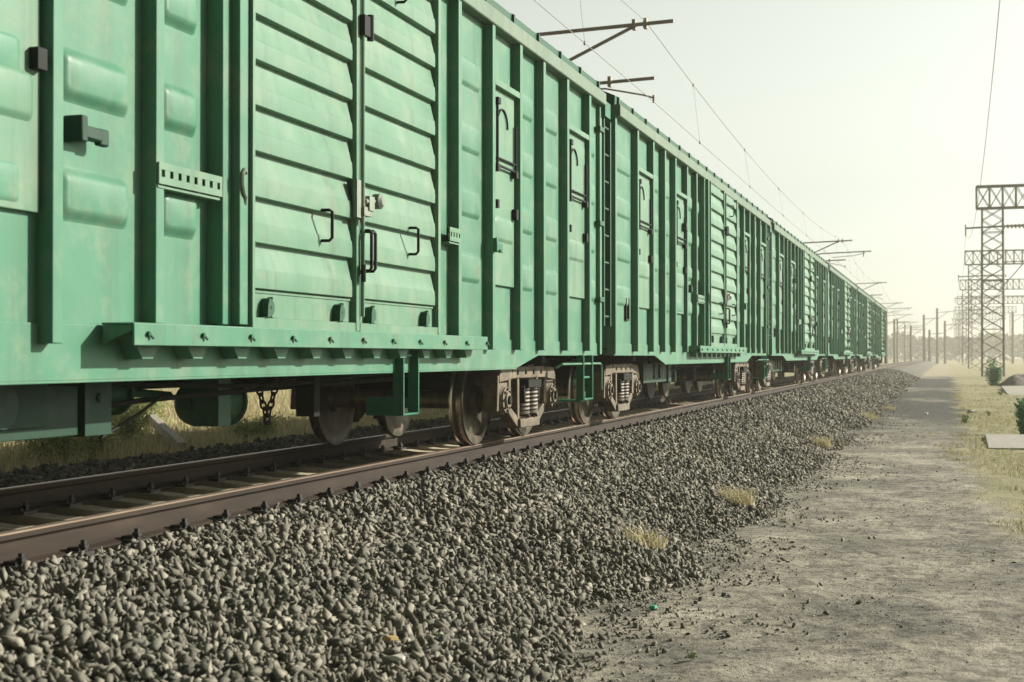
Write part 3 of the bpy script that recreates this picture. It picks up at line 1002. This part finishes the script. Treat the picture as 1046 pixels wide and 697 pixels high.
                a_ = ab.build('axle_box', M['cast'], bogie, bevel=.004)
                bt = MB()
                for k in range(8):
                    t = 2*math.pi*k/8
                    bt.tube((sx*1.185, y+.11*math.cos(t), WR+.11*math.sin(t)), (sx*1.205, y+.11*math.cos(t), WR+.11*math.sin(t)), .015, 6)
                bt.lathe([(0, 0), (.045, 0), (.045, .02*sx), (0, .02*sx)], (sx*1.216, y, WR), 'x', 12, closed=False)
                bt.build('cover_bolts', M['under_dark'], a_)
            m = MB()
            yy = y - s*.53
            m.tube((-.80, yy, .40), (.80, yy, .40), .04, 8)
            for sx in (1, -1):
                m.prism([(y-s*.485, .22), (y-s*.545, .20), (y-s*.565, .60), (y-s*.495, .62)], 'x', min(sx*.72, sx*.83), max(sx*.72, sx*.83))
            m.tube((0, yy, .40), (0, y-s*.75, .55), .03)
            m.build('brake_beam', M['under_dark'], bogie)
    return car

car0 = build_boxcar()
CAR_LABELS = [
    'nearest green boxcar, its left end cut off by the photo edge, large ribbed doors',
    'second green boxcar from the camera, just past the ladder',
    'third green boxcar from the camera, foreshortened behind the second car',
    'fourth green boxcar from the camera, a narrow strip far down the train',
    'fifth green boxcar from the camera, next to last in the train',
    'last and farthest green boxcar at the distant end of the train',
]
for k in range(6):
    c = car0 if k == 0 else copy_tree(car0)
    c.location = (XC, 8.75+16.9*k, RAILTOP)
    tag(c, CAR_LABELS[k], 'boxcar', 'green boxcars coupled in one train')

# ------------------------------------------------------------------ vegetation
def blades(P, H, W, lean=.45, curl=.35):
    """grass blades: 5 verts, one quad + tri as three tris"""
    n = len(P); az = RS.uniform(0, 2*math.pi, n); la = RS.uniform(0, 2*math.pi, n)
    side = np.stack([np.cos(az), np.sin(az), np.zeros(n)], -1)
    ln = np.stack([np.cos(la), np.sin(la), np.zeros(n)], -1)*(RS.rand(n)*lean)[:, None]
    up = np.array([0, 0, 1.0])
    h = H[:, None]; w = W[:, None]
    mid = P + (up*.55+ln*.4)*h
    tip = P + (up*(1-RS.rand(n)[:, None]*curl)+ln*1.2)*h
    V = np.stack([P-side*w*.5, P+side*w*.5, mid-side*w*.42, mid+side*w*.42, tip], 1).reshape(-1, 3)
    b = (np.arange(n)*5)[:, None]
    F = np.concatenate([b+np.array([[0, 1, 3]]), b+np.array([[0, 3, 2]]), b+np.array([[2, 3, 4]])])
    return V, F

# dry grass across the open land left of the track
n = 120000
y = 9 + 70*RS.beta(1.0, 1.9, n); x = -10.0 - 26*RS.beta(1.0, 1.5, n)
keep = (N1(x*.8, y*.8)*.6+N2(x*.25, y*.25)*.6 > .42)
x, y = x[keep], y[keep]
hh = (.12+.34*RS.rand(len(x))**1.5)*(.6+.9*N3(x*.3, y*.3))
P = np.stack([x, y, ground_h(x, y)-.01], -1)
V, F = blades(P, hh, .010+.012*RS.rand(len(x)), .7)
o = link_mesh('field_grass', np_mesh('field_grass', V, F), M['dry_grass'])
tag(o, 'dry yellow grass growing over the land behind the train', 'grass', kind='stuff')

# short dry grass on the right verge
n = 60000
y = 13.5 + 75*RS.beta(1, 1.8, n); x = -.6 + 7.6*RS.beta(1, 1.3, n)
dn = N1(x*1.1+5, y*.6)*.6+N2(x*3, y*1.7)*.4
keep = (dn > .43) & (y+x*3 > 16) & (x > .2 + 1.5*(N2(y*.5, 2.2)-.35) + .6*(N3(y*2.1, 4.2)-.5)) & ~((x > .75) & (x < 3.2) & (y > 27) & (y < 32.5))
x, y = x[keep], y[keep]
P = np.stack([x, y, ground_h(x, y)-.005], -1)
V, F = blades(P, .03+.075*RS.rand(len(x))**2, .006+.008*RS.rand(len(x)), 1.1)
o = link_mesh('verge_grass', np_mesh('verge_grass', V, F), M['verge_grass'])
tag(o, 'short pale dry grass on the right verge of the path', 'grass', kind='stuff')

def at(px, v, h=1.7):
    """ground point under a pixel of the 1046 px photograph"""
    g = 0.0
    for _ in range(40):
        Z = F_PX*(h-g)/v; xr = (px-523)/F_PX*Z
        x, y = xr*ct - Z*st_, xr*st_ + Z*ct
        if x > -10: break
        g = .6*g + .4*float(ground_h(np.array(x), np.array(y)))
    return (x, y)

# dry grass tufts along the foot of the ballast
TUFTS = [(752, 524, .30, 'dry straw tuft at the ballast foot nearest the camera'),
         (838, 460, .30, 'pale straw tuft at the ballast foot midway along the slope'),
         (886, 428, .30, 'low wide dry tuft at the far end of the ballast slope'),
         (655, 577, .22, 'thin grey-green tuft among stones above the teal bottle scrap'),
         (908, 418, .22, 'small dry tuft on the dark path past the stones')]
for (px, py, h, lab) in TUFTS:
    x, y = at(px, py-363.5)
    n = 520
    rr = .155*RS.rand(n)**.8; a = RS.uniform(0, 6.28, n)
    sc = 1.5 if 'wide' in lab else 1.0
    P = np.stack([rr*np.cos(a)*1.3*sc, rr*np.sin(a)*1.6*sc, np.zeros(n)], -1)
    z = max(float(bed_h(np.array(x), np.array(y))), float(ground_h(np.array(x), np.array(y))))
    V, F = blades(P, h*(.25+.75*RS.rand(n)**1.6), .004+.005*RS.rand(n), 1.5, .6)
    o = link_mesh('grass_tuft', np_mesh('grass_tuft', V, F), M['straw'])
    o.location = (x, y, z-.01)
    tag(o, lab, 'grass tuft', 'dry grass tufts along the ballast foot')

def shrub(name, x, y, h, w, nleaf, leaf, mat, label, cat, group=None, nst=9):
    z0 = float(ground_h(np.array(x), np.array(y)))
    root = empty(name, (x, y, z0), 0, label, cat, group)
    st = MB(); centres = []
    for k in range(nst):
        a = random.uniform(0, 6.28); rr = random.uniform(.1, .5)*w; hh = h*random.uniform(.55, 1.0)
        p1 = Vector((rr*.5*math.cos(a), rr*.5*math.sin(a), hh*.5)); p2 = Vector((rr*math.cos(a), rr*math.sin(a), hh))
        st.tube((0, 0, -.03), p1, .016*h, 5, .012*h); st.tube(p1, p2, .012*h, 5, .004*h)
        for t in np.linspace(.15, 1, 7):
            c = (Vector((0, 0, 0)).lerp(p1, t*2) if t < .5 else p1.lerp(p2, t*2-1))
            centres.append(c)
    st.build('stem', M['stem'], root)
    C = np.array([tuple(c) for c in centres])
    P = C[RS.randint(0, len(C), nleaf)] + RS.normal(size=(nleaf, 3))*np.array([.13*w, .13*w, .07*h])
    P[:, 2] = np.clip(P[:, 2], .02, None)
    a = RS.normal(size=(nleaf, 3)); a /= np.linalg.norm(a, axis=1, keepdims=True)
    b = np.cross(a, RS.normal(size=(nleaf, 3))); b /= np.linalg.norm(b, axis=1, keepdims=True)
    L = leaf*(.6+.8*RS.rand(nleaf))[:, None]
    V = np.stack([P-a*L, P+b*L*.45, P+a*L, P-b*L*.45], 1).reshape(-1, 3)
    F = np.arange(nleaf*4).reshape(-1, 4)
    link_mesh('foliage', np_mesh('foliage', V, F), mat, root)
    return root
x, y = at(1015, 30.5); shrub('shrub', x, y, 1.42, .95, 2600, .05, M['leaf'], 'green leafy shrub at the foot of the nearest lattice pylon', 'shrub', 'green shrubs on the right verge')
x, y = at(1046, 80); shrub('shrub', x, y, .78, .42, 1300, .04, M['leaf'], 'small green shrub at the right photo edge beside the pale slab', 'shrub', 'green shrubs on the right verge')
WEEDS = [(706, 677, .06, 'tiny green weed on bare dirt near the bottom of the photo'), (985, 432, .24, 'low green weed in front of the pale slab'),
         (1022, 404, .2, 'flat green weed beside the far slab'), (1010, 425, .14, 'faint green weed behind the pale slab'), (740, 521, .14, 'small green weed beside the nearest straw tuft')]
for (px, py, h, lab) in WEEDS:
    x, y = at(px, py-363.5); shrub('weed', x, y, h, h*1.3, 160, h*.14, M['weed'], lab, 'weed', 'small weeds around the path', 5)
# bushes seen beneath the nearest car
BUSH = [(50, 478, .95, .95, 'wide green weedy bush seen below the equipment box of the nearest car'), (96, 470, .85, .6, 'yellow green bush right of the wide weedy bush under the nearest car'),
        (128, 458, .7, .5, 'small dark green bush by the fallen concrete post'), (150, 436, .9, .8, 'pale bush standing behind the fallen concrete post'),
        (258, 452, .5, .7, 'low grey green bush left of the near axle'), (225, 425, .9, .9, 'dusty bush further off under the hanging chain')]
for (px, py, h, w, lab) in BUSH:
    x, y = at(px, py-363.5); shrub('bush', x, y, h, w*1.5, 5500, .026, M['bush_leaf'], lab, 'bush', 'weedy bushes behind the train', 14)

# fallen concrete post
xa, ya = at(187, 466-363.5); xb_, yb_ = at(140, 424-363.5)
za = float(ground_h(np.array(xa), np.array(ya))); zb2 = float(ground_h(np.array(xb_), np.array(yb_)))
d = Vector((xb_-xa, yb_-ya, zb2-za+.15)); Lp = d.length
post = MB(); post.prism([(-.09, -.09), (.09, -.09), (.08, .09), (-.08, .09)], 'y', 0, Lp)
o = post.build('fallen_post', M['concrete'], bevel=.01)
o.location = (xa, ya, za+.14); o.rotation_euler = d.to_track_quat('Y', 'Z').to_euler()
tag(o, 'pale concrete post lying aslant in dry grass behind the train', 'concrete post')

# far woods: a low hazy belt
def woods():
    VV = []; FF = []; off = 0
    n = 36000
    ang = RS.uniform(-.62, .50, n); dist = RS.uniform(520, 720, n)
    x = dist*np.sin(ang); y = dist*np.cos(ang)
    prof = 7.5 + 3.0*N1(ang*30, dist*.004) + 2.0*N2(ang*120, dist*.01)
    z = prof*RS.rand(n)**.6
    a = RS.normal(size=(n, 3)); a /= np.linalg.norm(a, axis=1, keepdims=True)
    b = np.cross(a, RS.normal(size=(n, 3))); b /= np.linalg.norm(b, axis=1, keepdims=True)
    L = RS.uniform(.6, 1.5, n)[:, None]; P = np.stack([x, y, z], -1)
    V = np.stack([P-a*L, P+b*L*.8, P+a*L, P-b*L*.8], 1).reshape(-1, 3)
    return V, np.arange(n*4).reshape(-1, 4)
V, F = woods()
o = link_mesh('far_woods', np_mesh('far_woods', V, F), M['wood'])
tag(o, 'low belt of hazy far-off trees along the horizon', 'woods', kind='stuff')

# ------------------------------------------------------------------ slabs, mound, litter
def slab(x0, x1, y0, y1, label):
    m = MB(); cx, cy = (x0+x1)/2, (y0+y1)/2
    m.box(x0-cx, x1-cx, y0-cy, y1-cy, -.10, .04)
    o = m.build('concrete_slab', M['concrete'], bevel=.02); o.location = (cx, cy, float(ground_h(np.array(cx), np.array(cy))))
    o.rotation_euler = (R(.8), R(-.6), R(-.6))
    tag(o, label, 'slab', 'pale slabs on the right verge')
slab(.74, 2.6, 27.4, 31.2, 'nearer pale concrete slab lying in the dry grass')
slab(2.55, 3.9, 56, 76, 'farther long pale slab beside the dark soil heap')
def mound(cx, cy, rx, ry, h, label):
    n = 44; V = []; g = np.linspace(-1, 1, n)
    X, Y = np.meshgrid(g, g); rr = np.sqrt(X*X+Y*Y)
    Z = h*np.clip(1-rr, 0, 1)**.8*(.6+.8*N1(X*3+cx, Y*3)) + (N2(X*9, Y*9+cy)-.5)*.16*np.clip(1.1-rr, 0, 1) + (N3(X*19, Y*19)-.5)*.1*np.clip(1.1-rr, 0, 1) - .05
    V = np.stack([X*rx, Y*ry, Z], -1).reshape(-1, 3)
    ii, jj = np.meshgrid(np.arange(n-1), np.arange(n-1)); q = (jj*n+ii).ravel()
    o = link_mesh('soil_heap', np_mesh('soil_heap', V, np.stack([q, q+1, q+n+1, q+n], 1), True), M['mound'])
    o.location = (cx, cy, 0); tag(o, label, 'soil heap')
mound(4.9, 86, 2.2, 7, 1.0, 'dark soil heap at the right edge beside the nearest pylon')
def scrap(px, py, s, mat, label):
    x, y = at(px, py-363.5)
    z = max(float(bed_h(np.array(x), np.array(y))), float(ground_h(np.array(x), np.array(y))))
    if z > .08:
        # on the slope: walk the view ray to the stones
        for t in np.linspace(1, .6, 80):
            xx, yy = x*t, y*t; zz = 1.7*(1-t)
            if zz > float(bed_h(np.array(xx), np.array(yy)))+.05: x, y, z = xx, yy, zz; break
    m = MB()
    pts = [(-1, -.5), (-.3, -.62), (.8, -.4), (1, .2), (.4, .6), (-.6, .5)]
    n = len(pts)
    vs = [(p*s, q*s, .0) for p, q in pts] + [(p*s*.8, q*s*.8, s*(.5+.2*math.sin(i*2.1))) for i, (p, q) in enumerate(pts)]
    m.add(vs, [(k, (k+1) % n, n+(k+1) % n, n+k) for k in range(n)] + [tuple(range(n, 2*n)), tuple(range(n-1, -1, -1))])
    o = m.build('litter', mat, bevel=.004); o.location = (x, y, z+.005); o.rotation_euler = (.15, .1, random.uniform(0, 3))
    tag(o, label, 'litter')
scrap(667, 624, .05, M['trash_green'], 'crushed teal green plastic scrap at the foot of the ballast')
scrap(398, 655, .045, M['trash_yellow'], 'torn yellow scrap among the ballast stones')
scrap(406, 674, .04, M['trash_white'], 'white scrap among the stones just below the yellow scrap')
scrap(992, 422, .16, M['trash_white'], 'small white rubble lump on the grass behind the near slab')
scrap(946, 423, .09, M['trash_white'], 'white scrap on the dark path left of the verge')

# ------------------------------------------------------------------ lattice portals on the right
def lattice_column(m, cx, cy, w, d, z0, z1, panel, r=.055, taper=.0):
    n = max(1, int(round((z1-z0)/panel)))
    cr = [(-1, -1), (1, -1), (1, 1), (-1, 1)]
    def P(k, i):
        t = k/n; s = 1+taper*(1-t)
        return Vector((cx+cr[i][0]*w/2*s, cy+cr[i][1]*d/2*s, z0+(z1-z0)*t))
    for i in range(4):
        m.tube(P(0, i), P(n, i), r*1.3, 4)
        for k in range(n):
            j = (i+1) % 4
            m.tube(P(k, i), P(k+1, j), r*.62, 4, cap=False); m.tube(P(k, j), P(k+1, i), r*.62, 4, cap=False)
            if k % 4 == 0: m.tube(P(k, i), P(k, j), r*.7, 4, cap=False)
def lattice_beam(m, x0, x1, cy, d, z0, z1, panel, r=.06):
    n = max(1, int(round((x1-x0)/panel)))
    for yy in (cy-d/2, cy+d/2):
        for zz in (z0, z1): m.tube((x0, yy, zz), (x1, yy, zz), r*1.5, 4)
        for k in range(n+1):
            x = x0+(x1-x0)*k/n
            m.tube((x, yy, z0), (x, yy, z1), r*1.15, 4, cap=False)
            if k < n:
                xx = x0+(x1-x0)*(k+1)/n
                m.tube((x, yy, z0), (xx, yy, z1), r*.6, 4, cap=False); m.tube((x, yy, z1), (xx, yy, z0), r*.6, 4, cap=False)
    for k in range(n+1):
        x = x0+(x1-x0)*k/n
        for zz in (z0, z1): m.tube((x, cy-d/2, zz), (x, cy+d/2, zz), r, 4, cap=False)
ORD = ['nearest steel lattice portal with a shrub at its foot', 'second steel lattice portal seen behind the nearest one', 'third steel lattice portal along the right side, paler in haze',
       'fourth lattice portal along the right row', 'fifth lattice portal along the right row, faint', 'sixth lattice portal along the right row, nearly lost in haze', 'farthest visible lattice portal in the right row']
PY = [122.5+75*k for k in range(7)]
for k, yp in enumerate(PY):
    root = empty('lattice_portal', (0, yp, 0), 0, ORD[k], 'lattice portal', 'steel lattice portals along the right side')
    xl = 3.65
    m = MB(); lattice_column(m, xl, 0, 1.62, 1.2, -.1, 13.85, 1.02, .055, .05); m.build('lattice_column', M['lattice'], root)
    m = MB(); lattice_column(m, xl+14.0, 0, 1.0, 1.0, -.1, 13.85, 1.1, .055, .05); m.build('lattice_column', M['lattice'], root)
    m = MB(); lattice_beam(m, xl-1.25, xl+15.2, 0, 1.1, 13.85, 15.65, 1.05, .06); m.build('truss_beam', M['lattice'], root)
    m = MB(); m.tube((xl-2.1, 0, 12.25), (xl+2.4, 0, 12.4), .075, 6); m.tube((xl-2.1, 0, 11.6), (xl-2.1, 0, 12.55), .06, 6)
    m.tube((xl+3.2, 0, 10.5), (xl+6.0, .0, 13.8), .07, 6)
    m.tube((xl+.8, 0, 9.4), (xl+7.0, .0, 9.55), .04, 6)
    m.build('cross_arm', M['lattice'], root)
    m = MB()
    pr = []
    for q in range(11):
        a = .8+q*.30
        pr += [(.06, a), (.20, a+.07), (.20, a+.14), (.06, a+.21)]
    m.lathe([(.0, .8)] + pr + [(.0, 4.1)], (xl, 0, 12.33), 'x', 10, closed=False)
    m.build('insulator_string', M['insulator'], root)
# feeder wire along the left arms
def cat(p0, p1, sag, n=22):
    return [(p0[0]+(p1[0]-p0[0])*t, p0[1]+(p1[1]-p0[1])*t, p0[2]+(p1[2]-p0[2])*t-4*sag*t*(1-t)) for t in np.linspace(0, 1, n)]
m = MB()
ys = [PY[0]-154, PY[0]-79] + PY
for a, b in zip(ys[:-1], ys[1:]):
    m.path(cat((1.55, a, 12.4 if a < PY[0]-1 else 11.75), (1.55, b, 12.4 if b < PY[0]-1 else 11.75), 2.7), .012, 5)
o = m.build('feeder_wire', M['wire'])
tag(o, 'thin sagging wire strung along the arms of the right pylons', 'power line')

# ------------------------------------------------------------------ catenary over the track
MY = []
for Z in (29.1, 84.5, 133, 184, 236, 288, 340):
    MY.append((Z - 5.5*st_)/ct)
LABM = ['nearest overhead line mast, its cantilever showing above the roof of the first car', 'second overhead line mast, cantilever above the middle of the train', 'third overhead line mast, cantilever above the far cars',
        'fourth overhead line mast, cantilever right beyond the train end', 'fifth overhead line mast, standing just past the train', 'sixth overhead line mast, faint past the train', 'seventh overhead line mast, farthest of the row']
XM = -9.62; XW = -5.45
for k, ym in enumerate(MY):
    root = empty('catenary_mast', (XM, ym, 0), 0, LABM[k], 'catenary mast', 'overhead line masts left of the track')
    m = MB(); m.tube((0, 0, -.2), (0, 0, 9.4), .22, 12, .15); m.build('mast', M['mast_concrete'], root)
    m = MB()
    nz = 7.75; nxp = 1.55
    m.tube((.95, 0, 8.52), (4.25, 0, 8.62), 0.040, 8)               # top tube
    m.tube((nxp+.05, 0, nz), (3.45, 0, 8.58), .036, 8)             # strut
    m.tube((1.1, 0, 8.52), (nxp+.1, 0, nz+.1), .022, 6)            # tie
    m.tube((.15, 0, 7.0), (nxp+.12, 0, nz+.06), .05, 8)
    m.tube((nxp-.25, 0, nz+.02), (nxp+.15, 0, nz-.02), .06, 8)
    m.tube((.9, 0, 7.36), (3.85, 0, 7.46), .036, 8)                # registration tube
    m.path([(1.5, .0, 7.32), (2.8, .02, 7.30), (3.6, .05, 7.13), (3.82, .06, 7.06)], .018, 6)
    m.tube((3.82, .06, 7.12), (3.82, .06, 6.96), .025, 6)
    for xx, zz in ((1.15, 8.54), (3.42, 8.59), (3.66, 8.60), (1.0, 7.37), (2.9, 7.43)):
        m.box(xx-.035, xx+.035, -.07, .07, zz-.10, zz+.11)
    if k % 2:
        m.tube((2.4, .0, 7.86), (5.35, .0, 7.95), .036, 8); m.tube((nxp+.1, 0, nz), (2.5, 0, 7.87), .036, 8)
        m.path([(3.1, .0, 7.62), (4.3, .02, 7.70), (5.0, .05, 7.86)], .018, 6); m.tube((4.9, 0, 7.62), (4.9, 0, 7.98), .03, 6)
    m.build('cantilever', M['tube_steel'], root)
    m = MB()
    for (p, q) in (((.15, 8.50), (.98, 8.52)), ((.12, 7.34), (.95, 7.36))):
        n = 8; pr = [(.0, p[0])]
        for j in range(n):
            a = p[0]+(q[0]-p[0])*j/n; w_ = (q[0]-p[0])/n
            pr += [(.035, a), (.075, a+w_*.4), (.075, a+w_*.6), (.035, a+w_*.95)]
        m.lathe(pr+[(.0, q[0])], (0, 0, (p[1]+q[1])/2), 'x', 10, closed=False)
    m.build('insulator', M['insulator'], root)
mw = MB(); cw = MB(); DROP = []
ext = [MY[0]-57.8] + MY
for a, b in zip(ext[:-1], ext[1:]):
    pts = cat((XM+3.66, a, 8.66), (XM+3.66, b, 8.66), .75, 26); mw.path(pts, .0075, 5)
    cw.path(cat((XM+3.82, a, 6.98), (XM+3.82, b, 6.98), .06, 12), .007, 5)
    for t in (.1, .26, .42, .58, .74, .9):
        yy = a+(b-a)*t; zt_ = 8.66-4*.75*t*(1-t); zc = 6.98-4*.06*t*(1-t)
        dr = MB(); dr.tube((XM+3.66, yy, zt_), (XM+3.82, yy, zc), .003, 4)
        dr.cbox(XM+3.66, yy, zt_, .03, .09, .07); dr.cbox(XM+3.82, yy, zc, .03, .06, .06); DROP.append(dr)
w_ = empty('overhead_line', (0, 0, 0), 0, 'thin overhead wires hung above the train from the cantilevers', 'overhead line')
mw.build('messenger_wire', M['wire'], w_); cw.build('contact_wire', M['wire'], w_); [dr.build('dropper', M['wire'], w_) for dr in DROP]

# poles standing beyond the end of the train
POLES = [(913.6, 326, 'leftmost far pole just right of the train end'), (930.5, 333, 'short far pole third to the right of the train end'), (943.8, 321.7, 'tall thin far pole left of the middle of the gap'),
         (949.5, 337, 'short faint pole just right of a tall thin pole'), (957.4, 315, 'tallest far pole between train end and right pylons'), (965.3, 327.8, 'far pole just left of the row of pylons'), (1034.5, 318, 'thin far pole between the nearest pylon and the right photo edge')]
for (px, yt, lab) in POLES:
    Z = 300.0; H = 1.7 + (363.5-yt)/F_PX*Z
    xr = (px-523)/F_PX*Z; x, y = xr*ct-Z*st_, xr*st_+Z*ct
    root = empty('line_pole', (x, y, 0), 0, lab, 'pole', 'far poles between train and pylons')
    m = MB(); m.tube((0, 0, -.2), (0, 0, H), .30, 10, .22); m.build('pole', M['mast_concrete'], root)
    m = MB(); m.tube((-.3, 0, H-.9), (3.0, 0, H-.7), .06, 6); m.tube((.2, 0, H-2.2), (2.2, 0, H-.8), .05, 6); m.build('arm', M['lattice'], root)

# ------------------------------------------------------------------ haze
m = MB(); m.box(-1230, 1230, -230, 1530, -1.2, 17.5)
hz = m.build('haze', None, smooth=0)
hm = bpy.data.materials.new('haze_air'); hm.use_nodes = True
nt = hm.node_tree; nt.nodes.remove(nt.nodes['Principled BSDF'])
pv = nt.nodes.new('ShaderNodeVolumePrincipled')
pv.inputs['Color'].default_value = (.90, .87, .77, 1); pv.inputs['Density'].default_value = .0008; pv.inputs['Anisotropy'].default_value = .25
nt.links.new(pv.outputs[0], nt.nodes['Material Output'].inputs['Volume'])
hz.data.materials.clear(); hz.data.materials.append(hm)
tag(hz, 'thin pale dusty haze filling the air', 'haze', kind='stuff')

# ------------------------------------------------------------------ light, sky, camera
SUN_EL, SUN_AZ = 24.5, 53.0      # azimuth clockwise from +Y (the track direction) towards +X
w = bpy.data.worlds.new('World'); scene.world = w; w.use_nodes = True
nt = w.node_tree; bg = nt.nodes['Background']
sky = nt.nodes.new('ShaderNodeTexSky'); sky.sky_type = 'NISHITA'; sky.sun_disc = False
sky.sun_elevation = R(SUN_EL); sky.sun_rotation = R(SUN_AZ); sky.air_density = 1.0; sky.dust_density = 2.0; sky.ozone_density = 1.0
hs = nt.nodes.new('ShaderNodeHueSaturation'); hs.inputs['Saturation'].default_value = .12
nt.links.new(sky.outputs[0], hs.inputs['Color'])
mx = nt.nodes.new('ShaderNodeMix'); mx.data_type = 'RGBA'; mx.blend_type = 'MULTIPLY'; mx.inputs[0].default_value = 1.0
mx.inputs[7].default_value = (.975, 1.015, .90, 1)
nt.links.new(hs.outputs[0], mx.inputs[6])
# sky dimmed by hand overhead and behind, to cut fill on shaded faces
tc = nt.nodes.new('ShaderNodeTexCoord'); sx = nt.nodes.new('ShaderNodeSeparateXYZ'); nt.links.new(tc.outputs['Generated'], sx.inputs[0])
def mr(sock, a, b, c, e):
    n = nt.nodes.new('ShaderNodeMapRange'); n.interpolation_type = 'SMOOTHSTEP'
    for k, v in zip(('From Min', 'From Max', 'To Min', 'To Max'), (a, b, c, e)): n.inputs[k].default_value = v
    nt.links.new(sock, n.inputs['Value']); return n.outputs[0]
mu = nt.nodes.new('ShaderNodeMath'); mu.operation = 'MULTIPLY'
nt.links.new(mr(sx.outputs[2], .22, .75, 1.0, .42), mu.inputs[0]); nt.links.new(mr(sx.outputs[1], -.45, .45, .30, 1.0), mu.inputs[1])
m2 = nt.nodes.new('ShaderNodeMix'); m2.data_type = 'RGBA'; m2.blend_type = 'MULTIPLY'; m2.inputs[0].default_value = 1.0
nt.links.new(mx.outputs[2], m2.inputs[6]); nt.links.new(mu.outputs[0], m2.inputs[7]); nt.links.new(m2.outputs[2], bg.inputs['Color'])
bg.inputs['Strength'].default_value = .092
sl = bpy.data.lights.new('sun', 'SUN'); sl.energy = 5.0; sl.angle = R(.6); sl.color = (1.0, .94, .83)
so = bpy.data.objects.new('sun', sl); COL.objects.link(so)
d = Vector((math.sin(R(SUN_AZ))*math.cos(R(SUN_EL)), math.cos(R(SUN_AZ))*math.cos(R(SUN_EL)), math.sin(R(SUN_EL))))
so.rotation_euler = d.to_track_quat('Z', 'Y').to_euler(); so.location = d*40

cam = bpy.data.cameras.new('camera'); co = bpy.data.objects.new('camera', cam); COL.objects.link(co)
cam.sensor_width = 36; cam.lens = 1440/1046*36; cam.clip_end = 5000; cam.clip_start = .05
co.location = (0, 0, 1.7); co.rotation_euler = (R(90+.6), 0, TH)
cam.dof.use_dof = True; cam.dof.focus_distance = 13.5; cam.dof.aperture_fstop = 4.0
scene.camera = co
scene.view_settings.view_transform = 'Standard'
try: scene.view_settings.look = 'None'
except Exception: pass
scene.view_settings.exposure = 0.92; scene.view_settings.gamma = 1.0
scene.cycles.max_bounces = 8; scene.cycles.volume_bounces = 1
scene.cycles.use_denoising = True
